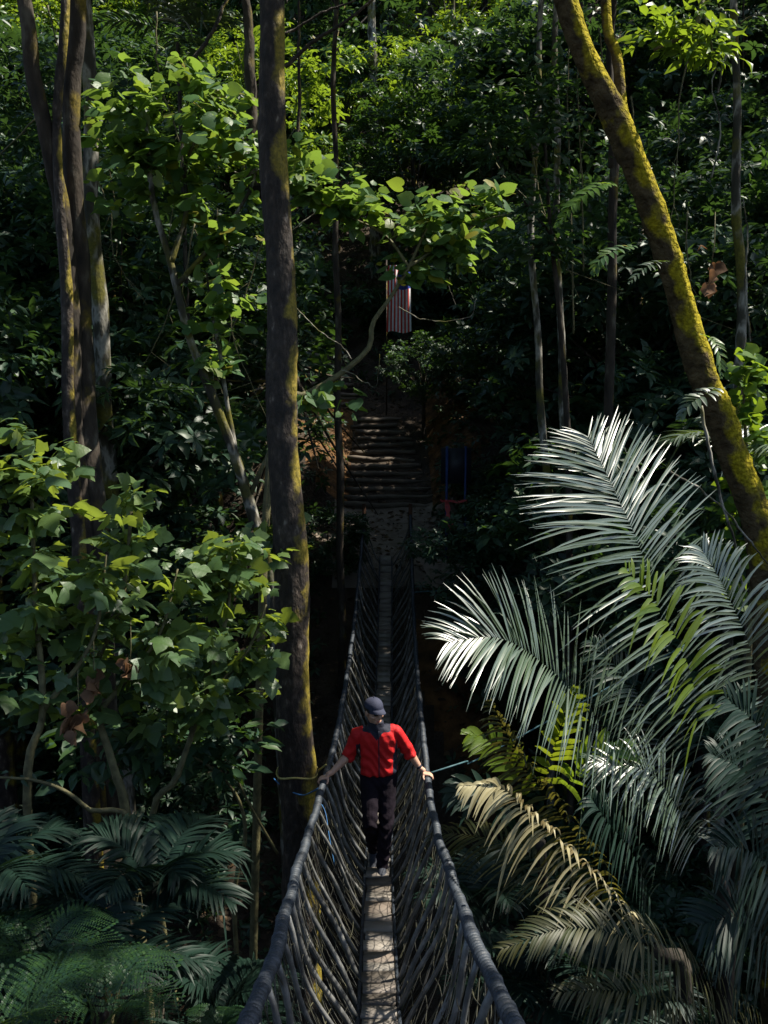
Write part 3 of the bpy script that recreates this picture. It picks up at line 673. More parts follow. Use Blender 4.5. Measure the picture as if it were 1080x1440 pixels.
# ------------------------------------------------------------------ palms
def frond(pts, nrmv, L, n=44, w=.04, droop=.25, a0=80, a1=32, bare=.12, mname='palm', rmat='rachis', root=None, prof=None, jit=.05, gap=0, rr=.014, fan=0.0, label=None, sides=(-1, 1), vfold=.25):
    """Feather leaf: pts base->tip (world); leaflets in the plane across nrmv."""
    q = spline(np.asarray(pts, float), 60); T = nrm(np.gradient(q, axis=0))
    mb = MB(); k = 6
    ss = np.linspace(bare, .995, n)
    for sd in sides:
        for s in ss + rng.normal(0, .25 / n, n):
            s = float(np.clip(s, bare, .999))
            if gap and rng.random() < gap: continue
            i = min(58, int(s * 59)); f = s * 59 - i
            b = q[i] * (1 - f) + q[i + 1] * f; t = T[i]
            N = nrm(np.asarray(nrmv, float) - t * np.dot(nrmv, t)); S = np.cross(t, N) * sd
            u = (s - bare) / (1 - bare)
            ang = R(a0 + (a1 - a0) * u + rng.normal(0, 3.2))
            pr = (math.sin(math.pi * (.17 + .79 * u)) ** .75) if prof is None else prof(u)
            ln = L * pr * rng.uniform(.92, 1.06)
            d = nrm(S * math.sin(ang) + t * math.cos(ang) + N * (vfold + rng.normal(0, jit)))
            dr = droop * rng.uniform(.7, 1.4) * (rng.uniform(2, 4) if rng.random() < .05 else 1)
            if rng.random() < .05: ln *= rng.uniform(.45, .8)
            v = np.linspace(0, 1, k)
            c = b + np.outer(v * ln, d) + np.outer(v ** 2 * ln * dr, A(0, 0, -1))
            cd = nrm(np.gradient(c, axis=0))
            wd = nrm(np.cross(cd, np.broadcast_to(N, cd.shape)) + rng.normal(0, .16, 3))
            ww = w * pr ** .3 * np.array([.35, .95, 1, .85, .55, .06])[:, None] * .5
            up = np.cross(wd, cd)
            V = np.vstack([c - wd * ww + up * ww * .2, c, c + wd * ww + up * ww * .2])
            F = []
            for j in range(k - 1): F += [(j, k + j, k + j + 1, j + 1), (k + j, 2 * k + j, 2 * k + j + 1, k + j + 1)]
            mb.add(V, F)
    o = child(mb, 'frond', M[mname], root)
    rb = MB(); rb.tube(q, np.linspace(rr, rr * .22, 60), 6)
    child(rb, 'midrib', M[rmat], o).location = (0, 0, 0)
    if label: o['label'] = label
    return o
def PP(*pts): return path_at(pts)

pa_base = gnd(2.5, 7.3)
palm_a = thing('feather_palm', pa_base, 'large feather palm with silvery sunlit fronds right of the bridge', 'palm')
frond(PP((1000, 1230, 7.0), (965, 1010, 6.8), (908, 795, 6.7), (866, 695, 6.75), (826, 612, 6.85)), (.30, -.62, .72), .98, 84, .019, .17, 84, 46, .22, 'palm', 'rachis', palm_a, label='tall upright silvery frond', vfold=.03)
frond(PP((985, 1260, 6.9), (905, 1110, 6.5), (832, 1000, 6.2), (760, 930, 6.0), (700, 897, 5.85), (630, 903, 5.75)), (.18, -.64, .75), .70, 82, .018, .25, 76, 34, .2, 'palm', 'rachis', palm_a, label='long arching frond reaching left towards the bridge')
frond(PP((1012, 1190, 6.6), (985, 1060, 6.4), (972, 950, 6.3), (930, 860, 6.25), (880, 800, 6.25)), (.35, -.65, .6), .42, 26, .036, .35, 75, 40, .35, 'palm_yellow', 'rachis_green', palm_a, gap=.1, label='short yellow green frond with bright stalk')
frond(PP((1080, 1250, 7.2), (1085, 1080, 7.0), (1060, 930, 6.9), (1020, 830, 6.9), (985, 770, 7.0)), (.1, -.7, .65), .6, 60, .022, .32, 75, 35, .25, 'palm', 'rachis', palm_a, label='pale frond at the right edge')
frond(PP((1000, 1250, 7.1), (960, 1150, 7.0), (910, 1085, 6.9), (830, 1070, 6.9)), (0, -.5, .8), .5, 50, .020, .4, 75, 30, .2, 'palm', 'rachis', palm_a)
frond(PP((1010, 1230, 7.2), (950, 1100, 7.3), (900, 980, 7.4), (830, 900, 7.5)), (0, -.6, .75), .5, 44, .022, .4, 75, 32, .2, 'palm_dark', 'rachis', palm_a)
mb = MB(); mb.tube(spline(np.vstack([pa_base, at(1020, 1400, 7.2), at(1005, 1200, 6.95)]), 12), np.linspace(.09, .05, 12), 10, rough=.06); child(mb, 'trunk', M['bark_plain'], palm_a)

pb_base = gnd(1.9, 6.6)
palm_b = thing('feather_palm', pb_base, 'drying palm with tan and olive fronds beneath the silvery palm', 'palm')
frond(PP((950, 1360, 6.3), (880, 1280, 5.6), (810, 1210, 5.3), (750, 1150, 5.15), (705, 1108, 5.1), (650, 1104, 5.05)), (-.35, -.75, .45), .25, 46, .022, .85, 50, 30, .12, 'palm_tan', 'rachis', palm_b, label='dry tan frond with hanging leaflets')
frond(PP((1090, 1470, 5.6), (1000, 1385, 5.3), (900, 1325, 5.1), (800, 1305, 5.0), (705, 1335, 4.95)), (0.05, -.45, .85), .30, 70, .018, .35, 70, 35, .05, 'palm_olive', 'rachis', palm_b, label='olive frond arching across the bottom')
frond(PP((1090, 1500, 5.5), (980, 1430, 5.2), (880, 1395, 5.0), (780, 1395, 4.9)), (0.05, -.5, .8), .28, 56, .018, .4, 70, 35, .05, 'palm_olive', 'rachis', palm_b)
frond(PP((900, 1330, 6.4), (820, 1190, 6.3), (740, 1080, 6.2), (690, 985, 6.2)), (-.5, -.6, .5), .30, 46, .022, .6, 60, 30, .15, 'palm_olive', 'rachis', palm_b, label='dull olive frond leaning up beside the bridge')
frond(PP((880, 1330, 6.8), (780, 1230, 7.2), (690, 1180, 7.6), (610, 1170, 7.9)), (0, -.5, .8), .40, 44, .022, .5, 70, 35, .15, 'palm_olive', 'rachis', palm_b)
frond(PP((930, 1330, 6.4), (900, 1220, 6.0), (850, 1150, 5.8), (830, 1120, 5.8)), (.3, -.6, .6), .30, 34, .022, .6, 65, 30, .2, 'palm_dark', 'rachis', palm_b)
mb = MB(); mb.tube(spline(np.vstack([pb_base, at(960, 1440, 6.5), at(925, 1335, 6.35)]), 12), np.linspace(.09, .05, 12), 10, rough=.06); child(mb, 'trunk', M['bark_plain'], palm_b)

pc_base = gnd(1.7, 8.0)
palm_c = thing('young_palm', pc_base, 'small fresh green palm between the bridge and the tan frond', 'palm')
for q, mname in ((((760, 1190, 7.4), (735, 1110, 7.3), (700, 1050, 7.2), (655, 1030, 7.1)), 'palm_yellow'), (((760, 1190, 7.4), (770, 1090, 7.2), (790, 1020, 7.1), (808, 970, 7.1)), 'palm_yellow'),
                 (((760, 1190, 7.4), (800, 1100, 7.1), (840, 1060, 7.0), (880, 1050, 7)), 'leaf_fresh'), (((760, 1190, 7.4), (720, 1140, 7.3), (670, 1110, 7.2), (630, 1115, 7.1)), 'palm_dark')):
    frond(PP(*q), (0, -.7, .6), .3, 14, .06, .3, 45, 15, .3, mname, 'rachis', palm_c)
mb = MB(); mb.tube(spline(np.vstack([pc_base, at(765, 1260, 7.6), at(760, 1190, 7.4)]), 8), .04, 8, rough=.06); child(mb, 'trunk', M['bark_plain'], palm_c)

pd_base = gnd(3.0, 6.0)
palm_d = thing('feather_palm', pd_base, 'dark green palm with wide leaflets at the lower right edge', 'palm')
for q in (((1130, 1400, 5.8), (1110, 1270, 5.6), (1060, 1200, 5.5), (1000, 1190, 5.4)), ((1130, 1400, 5.8), (1090, 1330, 5.5), (1040, 1290, 5.4), (985, 1300, 5.35)), ((1130, 1400, 5.8), (1100, 1180, 6.0), (1050, 1090, 6.1), (1000, 1060, 6.1)), ((1130, 1400, 5.8), (1120, 1150, 5.6), (1070, 1030, 5.6), (1020, 980, 5.6))):
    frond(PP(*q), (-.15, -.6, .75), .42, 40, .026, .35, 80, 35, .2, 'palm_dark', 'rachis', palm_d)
mb = MB(); mb.tube(np.vstack([pd_base, at(1130, 1400, 5.8)]), .06, 8, rough=.06); child(mb, 'trunk', M['bark_plain'], palm_d)

def radial_palm(px, py, Y, L, n, mname, label, lf=.36, seed=0, el=(35, 75), spread=.55, nl=34, wl=.03, cat='palm', name='shade_palm'):
    c = at(px, py, Y); base = gnd(c[0], c[1])
    root = thing(name, base, label, cat)
    mb = MB(); mb.tube(np.vstack([base, (base + c) / 2 + A(.05, .03, 0), c]), [.05, .04, .03], 8, rough=.06); child(mb, 'trunk', M['bark_plain'], root)
    for i in range(n):
        az = 2 * math.pi * (i + rng.uniform(-.3, .3)) / n + seed; e = R(rng.uniform(*el)); ll = L * rng.uniform(.75, 1.15)
        h = A(math.cos(az), math.sin(az), 0)
        t = np.linspace(0, 1, 6)[:, None]
        q = c + h * ll * math.cos(e) * (t + .25 * t * t) + A(0, 0, 1) * ll * (math.sin(e) * t - spread * t * t)
        frond(q, A(0, 0, 1) - h * .25, lf, nl, wl, .35, 70, 30, .15, mname, 'rachis', root, rr=.009)
    return root
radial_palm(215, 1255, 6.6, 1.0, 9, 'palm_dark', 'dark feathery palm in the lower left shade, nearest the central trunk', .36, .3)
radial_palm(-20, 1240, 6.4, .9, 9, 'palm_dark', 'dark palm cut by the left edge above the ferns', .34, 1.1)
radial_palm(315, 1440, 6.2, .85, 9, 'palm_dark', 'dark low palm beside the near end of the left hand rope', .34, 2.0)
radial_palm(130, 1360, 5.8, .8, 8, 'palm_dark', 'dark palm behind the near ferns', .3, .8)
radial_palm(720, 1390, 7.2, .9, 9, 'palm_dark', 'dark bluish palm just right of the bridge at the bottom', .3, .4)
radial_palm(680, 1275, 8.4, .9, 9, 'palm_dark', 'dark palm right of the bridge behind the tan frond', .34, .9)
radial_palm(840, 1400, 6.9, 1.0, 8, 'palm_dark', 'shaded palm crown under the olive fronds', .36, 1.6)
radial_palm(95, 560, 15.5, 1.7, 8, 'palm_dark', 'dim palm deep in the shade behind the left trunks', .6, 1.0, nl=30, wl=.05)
radial_palm(250, 60, 17, 2.0, 8, 'palm', 'palm with pale arching fronds high at the top left', .6, .2, nl=30, wl=.05)
radial_palm(1060, 660, 11.5, 1.5, 8, 'palm', 'palm with thin drooping leaflets behind the mossy trunk base', .5, .5, nl=34, wl=.035)

# ferns: rows of pinnae, each cut into pinnules
def fern_frond(pts, nv, L, n, mname, root):
    q = spline(np.asarray(pts, float), 40); T = nrm(np.gradient(q, axis=0)); mb = MB()
    P, D, N, S = [], [], [], []
    for sd in (-1, 1):
        for s in np.linspace(.12, .98, n):
            i = int(s * 39); t = T[i]; Nn = nrm(np.asarray(nv) - t * np.dot(nv, t)); Sx = np.cross(t, Nn) * sd
            u = (s - .12) / .88; ln = L * (math.sin(math.pi * (.22 + .74 * u)) ** .9); ang = R(72 - 25 * u)
            d = nrm(Sx * math.sin(ang) + t * math.cos(ang) + Nn * .05)
            m = 13
            for v in np.linspace(.06, 1, m):
                c = q[i] + d * ln * v + A(0, 0, -1) * ln * .22 * v * v
                if v > .97: P.append(c); D.append(d); N.append(Nn); S.append(ln * .14); continue
                for s2 in (-1, 1):
                    dd = nrm(np.cross(d, Nn) * s2 + d * .55); P.append(c); D.append(dd); N.append(Nn + .15 * rng.standard_normal(3)); S.append(max(.010, ln * .105 * (1.1 - v * .8)))
            mb.tube([q[i], q[i] + d * ln * .5 + A(0, 0, -1) * ln * .055, q[i] + d * ln + A(0, 0, -1) * ln * .22], .0016, 3, cap=False)
    mb.inst(lance(.36, .02, .1), P, D, N, np.array(S))
    o = child(mb, 'frond', M[mname], root)
    rb = MB(); rb.tube(q, np.linspace(.006, .0015, 40), 5); child(rb, 'midrib', M['rachis_green'], o).location = (0, 0, 0)
def fern(px, py, Y, L, n, label, seed, pin=.2, name='tree_fern'):
    c = at(px, py, Y); base = gnd(c[0], c[1]); root = thing(name, base, label, 'fern')
    mb = MB(); mb.tube(np.vstack([base, c - A(0, 0, .02)]), [.06, .04], 8, rough=.08); child(mb, 'trunk', M['bark_plain'], root)
    for i in range(n):
        az = 2 * math.pi * (i + rng.uniform(-.3, .3)) / n + seed; e = R(rng.uniform(35, 65)); ll = L * rng.uniform(.8, 1.15); h = A(math.cos(az), math.sin(az), 0)
        t = np.linspace(0, 1, 6)[:, None]
        fern_frond(c + h * ll * math.cos(e) * (t + .2 * t * t) + A(0, 0, 1) * ll * (math.sin(e) * t - .6 * t * t), A(0, 0, 1) - h * .2, pin, 16, 'fern', root)
fern(20, 1450, 4.3, .75, 5, 'lacy fern in the bottom left corner, nearest the viewer', .2, .24)
fern(150, 1440, 4.9, .7, 5, 'lacy fern lit yellow green right of the corner fern', .9, .24)
fern(310, 1450, 5.6, .3, 6, 'tiny bright fern at the bottom left of the bridge', .5, .09)
fern(60, 1345, 5.6, .7, 5, 'shaded lacy fern below the dark left palm', 2.4, .24)

def epiphyte(pts, nv, L, n, w, mname, label):
    q = PP(*pts); root = thing('hanging_fern', q[0], label, 'fern')
    frond(q, nv, L, n, w, .3, 75, 40, .08, mname, 'rachis', root, rr=.005)
epiphyte(((866, 258, 8.75), (840, 262, 8.6), (810, 285, 8.5), (782, 318, 8.45)), (0, -.4, .9), .13, 18, .04, 'leaf_fresh', 'bright fern frond growing out left of the mossy trunk')
epiphyte(((937, 368, 8.85), (925, 368, 8.6), (905, 378, 8.5), (885, 398, 8.45)), (-.2, -.5, .8), .10, 14, .02, 'palm', 'small silvery fern tuft against the mossy trunk')
epiphyte(((1010, 545, 9.0), (995, 552, 8.8), (975, 565, 8.7), (955, 588, 8.7)), (-.2, -.5, .8), .14, 12, .045, 'palm', 'silvery fern tuft low on the mossy trunk')
epiphyte(((985, 470, 9.1), (1003, 478, 8.9), (1012, 500, 8.85), (1014, 530, 8.85)), (.3, -.6, .5), .10, 14, .03, 'leaf_fresh', 'yellow green fern hanging right of the mossy trunk')
epiphyte(((895, 345, 8.9), (870, 350, 8.7), (845, 365, 8.6), (835, 385, 8.6)), (-.1, -.5, .8), .11, 14, .035, 'leaf_mid', 'dull fern frond just below the bright frond on the mossy trunk')

# ------------------------------------------------------------------ background forest
def crown_mesh(name, R0, nclump, nros, Ts, size, mname, flat=.75, seed=1, k=7, skirt=0):
    mb = MB(); cen = []
    cl = ball_pts(nclump, .35) * A(R0, R0, R0 * flat)
    for c in cl:
        rad = R0 * rng.uniform(.2, .38)
        q = c + ball_pts(nros, .4) * A(rad, rad, rad * .6)
        cen.append(q)
    rosettes(mb, np.vstack(cen), Ts, size, k)
    return mb, cl
def proto_tree(name, h, R0, nclump, nros, size, mname, bark, label, cat, flat=.75, r=.1, Ts=L_LANCE, k=7, lean=.2):
    root = thing(name, (0, 0, 0), label, cat)
    mb = MB(); top = A(lean, .1, h)
    q = spline(np.hstack([np.array([A(0, 0, -.6), A(lean * .2, 0, h * .35), A(lean * .6, .1, h * .7), top + A(0, 0, R0 * .3)]), np.array([[r * 1.3], [r], [r * .8], [r * .35]])]), 18)
    mb.tube(q[:, :3], q[:, 3], 9, rough=.06)
    cm, cl = crown_mesh(name, R0, nclump, nros, Ts, size, mname, flat, k=k)
    for c in cl[:: max(1, len(cl) // 12)]:
        e = top + c; mb.tube([q[11, :3], (q[11, :3] + e) / 2 + A(0, 0, .1), e], [r * .35, r * .2, .008], 5, cap=False)
    for a in range(len(cm.v)): cm.v[a] = cm.v[a] + top
    part = 'trunk' if h > 1.5 else 'stem'
    mb.build(part, M[bark], parent=root); cm.build('crown' if h > 1.5 else 'foliage', M[mname], parent=root)
    return root

KIND = {
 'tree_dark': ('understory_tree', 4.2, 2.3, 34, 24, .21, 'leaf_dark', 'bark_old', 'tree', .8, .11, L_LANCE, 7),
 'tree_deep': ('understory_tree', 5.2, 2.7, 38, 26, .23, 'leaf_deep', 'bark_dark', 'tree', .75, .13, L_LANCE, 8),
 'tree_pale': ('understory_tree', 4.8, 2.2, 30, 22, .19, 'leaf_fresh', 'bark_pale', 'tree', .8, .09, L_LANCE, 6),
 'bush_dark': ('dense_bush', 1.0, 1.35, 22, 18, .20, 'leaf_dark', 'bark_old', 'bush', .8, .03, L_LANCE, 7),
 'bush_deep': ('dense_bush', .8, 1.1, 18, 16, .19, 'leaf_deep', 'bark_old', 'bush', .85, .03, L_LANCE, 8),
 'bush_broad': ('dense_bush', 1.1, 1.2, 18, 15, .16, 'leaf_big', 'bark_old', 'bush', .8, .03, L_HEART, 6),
}
PROTO = {}
def put(kind, x, y, rz, sc, label, group, dz=0):
    kd = KIND[kind]; z = float(terrain(x, y)) + dz
    if kind not in PROTO:
        PROTO[kind] = proto_tree(kd[0], kd[1], kd[2], kd[3], kd[4], kd[5], kd[6], kd[7], label, kd[8], kd[9], kd[10], kd[11], kd[12])
        o = PROTO[kind]; o.location = (x, y, z); o.rotation_euler = (0, 0, rz); o.scale = (sc,) * 3; o['group'] = group
        return o
    return copy_tree(PROTO[kind], (x, y, z), rz, sc, label, group)
def clear(x, y, z, r):
    """keeps the sight line to the stairs, the landing and the gorge open"""
    if y > 19 and y < 34 and abs(x - .1) < 1.5 + r * .8: return False
    if y <= 19 and y > 1 and abs(x) < 1.6 + r: return False
    return True
rs = random.Random(5)
def scatter(n, xr, yr, kinds, scr, label, group, min_d=1.0, tries=60, dz=0):
    pts = []
    for _ in range(n * tries):
        if len(pts) >= n: break
        x, y = rs.uniform(*xr), rs.uniform(*yr)
        if abs(x) > (y * .42 + 2.2): continue
        kd = rs.choice(kinds); sc = rs.uniform(*scr)
        if not clear(x, y, 0, KIND[kd][2] * sc): continue
        if any((x - a) ** 2 + (y - b) ** 2 < min_d ** 2 for a, b in pts): continue
        pts.append((x, y)); put(kd, x, y, rs.uniform(0, 6.28), sc, label % ('tree' if 'tree' in kd else 'bush'), group, dz)
G = 'forest %s'
scatter(10, (-9, -2.4), (13.5, 18.5), ['tree_dark', 'tree_deep'], (.95, 1.45), 'dark leafy understory %s in the shade left of the path', G % 'trees left of the path', 1.5)
scatter(10, (2.8, 9), (13.5, 18.5), ['tree_dark', 'tree_deep'], (.95, 1.45), 'dark leafy understory %s in the shade right of the path', G % 'trees right of the path', 1.5)
scatter(16, (-11, -2.2), (19, 27), ['tree_dark', 'tree_deep'], (.9, 1.4), 'dark leafy understory %s on the slope left of the stairs', G % 'trees left of the stairs', 1.7)
scatter(16, (2.6, 11), (19, 27), ['tree_dark', 'tree_deep'], (.9, 1.4), 'dark leafy understory %s on the slope right of the stairs', G % 'trees right of the stairs', 1.7)
scatter(26, (-15, 15), (33.5, 42), ['tree_dark', 'tree_deep', 'tree_pale'], (1.0, 1.6), 'leafy %s on the hillside above the stairs', G % 'trees above the stairs', 1.9)
scatter(26, (-22, 22), (43, 56), ['tree_deep', 'tree_pale', 'tree_dark'], (1.3, 2.1), 'distant leafy %s near the top of the hillside', G % 'trees high on the hillside', 2.6)
scatter(16, (-22, 22), (57, 72), ['tree_deep', 'tree_pale'], (2.0, 2.8), 'farthest leafy %s closing the view at the top', G % 'trees at the skyline', 4)
scatter(16, (-9, -2.2), (11.5, 19), ['bush_dark', 'bush_deep', 'bush_broad'], (.8, 1.4), 'dense dark %s on the gorge bank left of the bridge', G % 'bushes left of the bridge', .9)
scatter(16, (1.9, 9), (10.5, 19), ['bush_dark', 'bush_deep'], (.7, 1.3), 'dense dark %s on the gorge bank right of the bridge', G % 'bushes right of the bridge', .9)
scatter(22, (-10, 10), (20, 33), ['bush_dark', 'bush_deep', 'bush_broad'], (.8, 1.4), 'dense %s beside the landing and stairs', G % 'bushes beside the stairs', 1.0)
scatter(18, (-10, 10), (30.5, 37), ['bush_dark', 'bush_deep'], (.9, 1.6), 'dense %s behind the head of the stairs', G % 'bushes behind the stairs', 1.0)
# shrubs the photo shows one by one
put('bush_dark', *at(455, 690, 20.5)[:2], .4, .62, 'glossy leaved bush just left of the bridge end posts', None, .3)
put('tree_deep', *at(715, 680, 17.5)[:2], 1.4, .62, 'dark leafy tree just right of the notice board', None)
put('tree_dark', 1.15, 29.2, .9, .5, 'small dark tree standing close in front of the striped flag', None)
put('bush_dark', *at(690, 560, 24.0)[:2], 2.2, .9, 'dark bush above and right of the notice board', None, .3)

# ------------------------------------------------------------------ undergrowth, litter
def undergrowth():
    mb = MB(); n = 9000
    y = rng.uniform(9, 45, n * 2); x = rng.uniform(-1, 1, n * 2) * (y * .42 + 2)
    q = ~((y > 19.5) & (y < 32) & (np.abs(x - .1) < 1.35 + .3 * np.sin(y * 4))) & ~((y < 19.6) & (np.abs(x) < 1.2))
    x, y = x[q][:n], y[q][:n]
    z = terrain(x, y) + rng.random(len(x)) ** 2 * .55 + .05
    rosettes(mb, np.stack([x, y, z], -1), L_LANCE, .2, 6)
    n = 5000; y = rng.uniform(1.5, 12, n); x = rng.uniform(-6, 6, n); z = terrain(x, y) + rng.random(n) ** 2 * .5 + .05
    rosettes(mb, np.stack([x, y, z], -1), L_LANCE, .2, 6)
    o = mb.build('undergrowth', M['leaf_deep']); tag(o, 'low dark leafy ground cover over the gorge and slopes', 'undergrowth', kind='stuff')
    mb = MB(); n = 9000; y = rng.uniform(10, 33, n); x = rng.uniform(-1, 1, n) * np.minimum(y * .42 + 1, 6)
    z = terrain(x, y) + .015
    az = rng.uniform(0, 6.283, n)
    D = np.stack([np.cos(az), np.sin(az), rng.normal(0, .2, n)], -1)
    leaves(mb, [heart(.2, .2), lance(.22, .1, -.2), lance(.28, .02, .2)], np.stack([x, y, z], -1), D, A(0, 0, 1) + .35 * rng.standard_normal((n, 3)), rng.uniform(.06, .15, n))
    o = mb.build('leaf_litter', M['litter']); tag(o, 'brown fallen leaves strewn over the dark soil', 'leaf litter', kind='stuff')
undergrowth()

# lianas and dead twigs
def liana(pts, r, label, mname='twig', name='liana'):
    q = PP(*pts); q = spline(q, 30); q += .02 * rng.standard_normal(q.shape).cumsum(0) * .3
    root = thing(name, q[0], label, 'vine' if name == 'liana' else 'twig')
    mb = MB(); mb.tube(q, np.linspace(r, r * .6, 30), 5); child(mb, 'stem', M[mname], root)
liana(((820, 380, 14), (818, 250, 14), (812, 120, 14), (815, -20, 14)), .012, 'thin vine hanging straight in the shade left of the mossy trunk')
liana(((806, 470, 14.5), (803, 330, 14.5), (797, 180, 14.5), (800, -20, 14.5)), .014, 'second thin vine hanging beside the straight one')
liana(((560, 430, 12.5), (600, 445, 12.4), (660, 440, 12.3), (672, 415, 12.3)), .008, 'curly bare twig in front of the dark slope right of the flag', 'bark_pale', 'bare_twig')
liana(((640, 430, 12.4), (632, 410, 12.4), (634, 398, 12.4)), .006, 'short upright bare twig above the curly one', 'bark_pale', 'bare_twig')
liana(((480, 520, 11.4), (510, 535, 11.3), (528, 545, 11.3), (530, 500, 11.2)), .006, 'small bare twig dangling under the low branching tree', 'bark_pale', 'bare_twig')
liana(((405, 330, 12.4), (430, 310, 12.4), (452, 292, 12.4), (458, 285, 12.4)), .010, 'pale bare twig right of the central trunk', 'bark_pale', 'bare_twig')
liana(((405, 420, 12.6), (440, 455, 12.6), (480, 480, 12.6), (500, 500, 12.6)), .009, 'long grey twig slanting down over the dim steps', 'bark_pale', 'bare_twig')
liana(((250, 100, 13), (275, 75, 13), (300, 30, 13), (316, -10, 13)), .035, 'dark slanting branch at the top left of the central trunk', 'bark_dark', 'bare_branch')
liana(((400, 95, 14), (440, 60, 14), (500, 20, 14), (540, -10, 14)), .03, 'dark bowed branch at the top right of the central trunk', 'bark_dark', 'bare_branch')
liana(((395, 50, 13), (450, 22, 13), (500, 2, 13)), .02, 'dark thin branch above the bowed branch at the top', 'bark_dark', 'bare_branch')
liana(((418, 190, 15), (419, 100, 15), (421, 0, 15)), .03, 'dark straight stem right of the central trunk at the top', 'bark_dark', 'bare_branch')
liana(((352, 260, 13), (350, 120, 13), (347, -10, 13)), .09, 'mossy stem standing close behind the central trunk at the top', 'bark_old', 'bare_branch')
liana(((1010, 130, 12.5), (1030, 60, 12.5), (1050, 20, 12.5), (1085, 5, 12.5)), .015, 'pale tangled vine in the top right corner', 'bark_pale')
liana(((1000, 250, 12.6), (1015, 180, 12.6), (1000, 120, 12.6), (1020, 60, 12.6)), .012, 'pale vine looping beside the upper right pale trunk', 'bark_pale')
liana(((1055, 480, 11.5), (1048, 400, 11.5), (1052, 340, 11.5), (1046, 280, 11.5)), .012, 'thin vine at the right edge beyond the mossy trunk', 'bark_pale')
liana(((985, 570, 9.0), (1005, 650, 9.0), (1030, 740, 9.1), (1050, 830, 9.2)), .018, 'pale aerial root running down beside the mossy trunk base', 'bark_pale')
liana(((940, 660, 8.7), (985, 690, 8.8), (1040, 740, 8.9), (1078, 790, 9)), .012, 'pale arching stem over the mossy trunk base', 'bark_pale')

for k in range(16):
    x0, y0, Yv = rng.uniform(10, 1070), rng.uniform(-30, 330), rng.uniform(13, 19)
    if 420 < x0 < 720 and y0 > 200: x0 -= 330
    dx, ln = rng.normal(0, 70), rng.uniform(150, 330)
    pts = [(x0 + dx * t + rng.normal(0, 9), y0 + ln * t, Yv) for t in (0, .3, .6, 1)]
    q = spline(PP(*pts), 24); q += (.03 * rng.standard_normal(q.shape)).cumsum(0) * .35
    root = thing('bare_twig', q[0], 'thin bare vine tangled among the shaded trees', 'twig', 'thin bare vines')
    mb = MB(); mb.tube(q, np.linspace(.012, .005, 24), 4)
    for b in (8, 14, 19): mb.tube(np.array([q[b], q[b] + A(rng.normal(0, .25), .05, -.2), q[b] + A(rng.normal(0, .5), .05, -.5)]), [.006, .004, .002], 4)
    child(mb, 'stem', M['twig'], root)
# cords tied to the bridge
def cord(name, pts, r, mname, label, cat='cord', n=30):
    q = spline(np.asarray(pts, float), n); root = thing(name, q[0], label, cat)
    mb = MB(); mb.tube(q, r, 6); child(mb, 'strand', M[mname], root)
cc = at(418, 1085, 10.0)
ring = [cc + A(.215 * math.cos(a), .215 * math.sin(a), .02 * math.sin(a * 3)) for a in np.linspace(.3, 6.3, 22)]
cord('tied_cord', ring + [rail(-1, 9.75) + A(-.02, 0, .035)], .011, 'cord_yellow', 'yellow cord tied round the tall trunk at the hand rope', n=60)
cord('guy_cord', [at(385, 1095, 10.2), at(400, 1108, 9.95), at(425, 1118, 9.6), rail(-1, 8.95) + A(-.03, 0, 0)], .007, 'cord_blue', 'blue cord slung from the tall trunk to the left hand rope')
cord('guy_cord', [rail(1, 9.55) + A(.03, 0, 0), rail(1, 9.7) + A(.4, .1, .04), at(690, 1058, 10.6), A(3.6, 11.5, -3.2)], .009, 'cord_teal', 'teal cord running from the right hand rope to the palms')
cord('guy_cord', [rail(1, 17.6) + A(.03, 0, 0), at(640, 828, 18), at(700, 815, 18), at(775, 800, 15.2)], .012, 'cord_teal', 'slack teal cord from the far right hand rope to the pale trunks')
cord('guy_cord', [rail(-1, 8.6) + A(.0, 0, -.03), rail(-1, 8.5) + A(.06, 0, -.12), rail(-1, 8.35) + A(.1, 0, -.3), rail(-1, 8.2) + A(.15, .05, -.55)], .0035, 'cord_blue', 'blue cord dangling inside the left net below the hand')

# ------------------------------------------------------------------ hiker
def remesh(mb, voxel, smooth=2, name='m'):
    me = mb.mesh(name, [], True); o = bpy.data.objects.new('tmp', me); C.objects.link(o)
    r = o.modifiers.new('r', 'REMESH'); r.mode = 'VOXEL'; r.voxel_size = voxel; r.use_smooth_shade = True
    if smooth:
        s = o.modifiers.new('s', 'SMOOTH'); s.iterations = smooth; s.factor = .5
    dg = bpy.context.evaluated_depsgraph_get(); dg.update()
    out = bpy.data.meshes.new_from_object(o.evaluated_get(dg)); out.name = name
    bpy.data.objects.remove(o); return out
def chain(mb, pts, rads, n=12):
    pts = np.asarray(pts, float)
    for i in range(len(pts) - 1):
        mb.tube([pts[i], pts[i + 1]], [rads[i], rads[i + 1]], n)
    for p_, r_ in zip(pts, rads): mb.ball(p_, r_, n, 8)
def loft(mb, rows, n=28, pw=2.4):
    """rows: (centre x,y,z, rx, ry) stacked superellipses, closed"""
    V = []
    for cx, cy, cz, rx, ry in rows:
        for j in range(n):
            a = 2 * math.pi * j / n; c, s = math.cos(a), math.sin(a)
            V.append((cx + rx * math.copysign(abs(c) ** (2 / pw), c), cy + ry * math.copysign(abs(s) ** (2 / pw), s), cz))
    k = len(rows); F = []
    for i in range(k - 1):
        for j in range(n): F.append((i * n + j, i * n + (j + 1) % n, (i + 1) * n + (j + 1) % n, (i + 1) * n + j))
    V.append(rows[0][:3]); V.append(rows[-1][:3])
    F += [(k * n, (j + 1) % n, j) for j in range(n)] + [(k * n + 1, (k - 1) * n + j, (k - 1) * n + (j + 1) % n) for j in range(n)]
    mb.add(V, F)

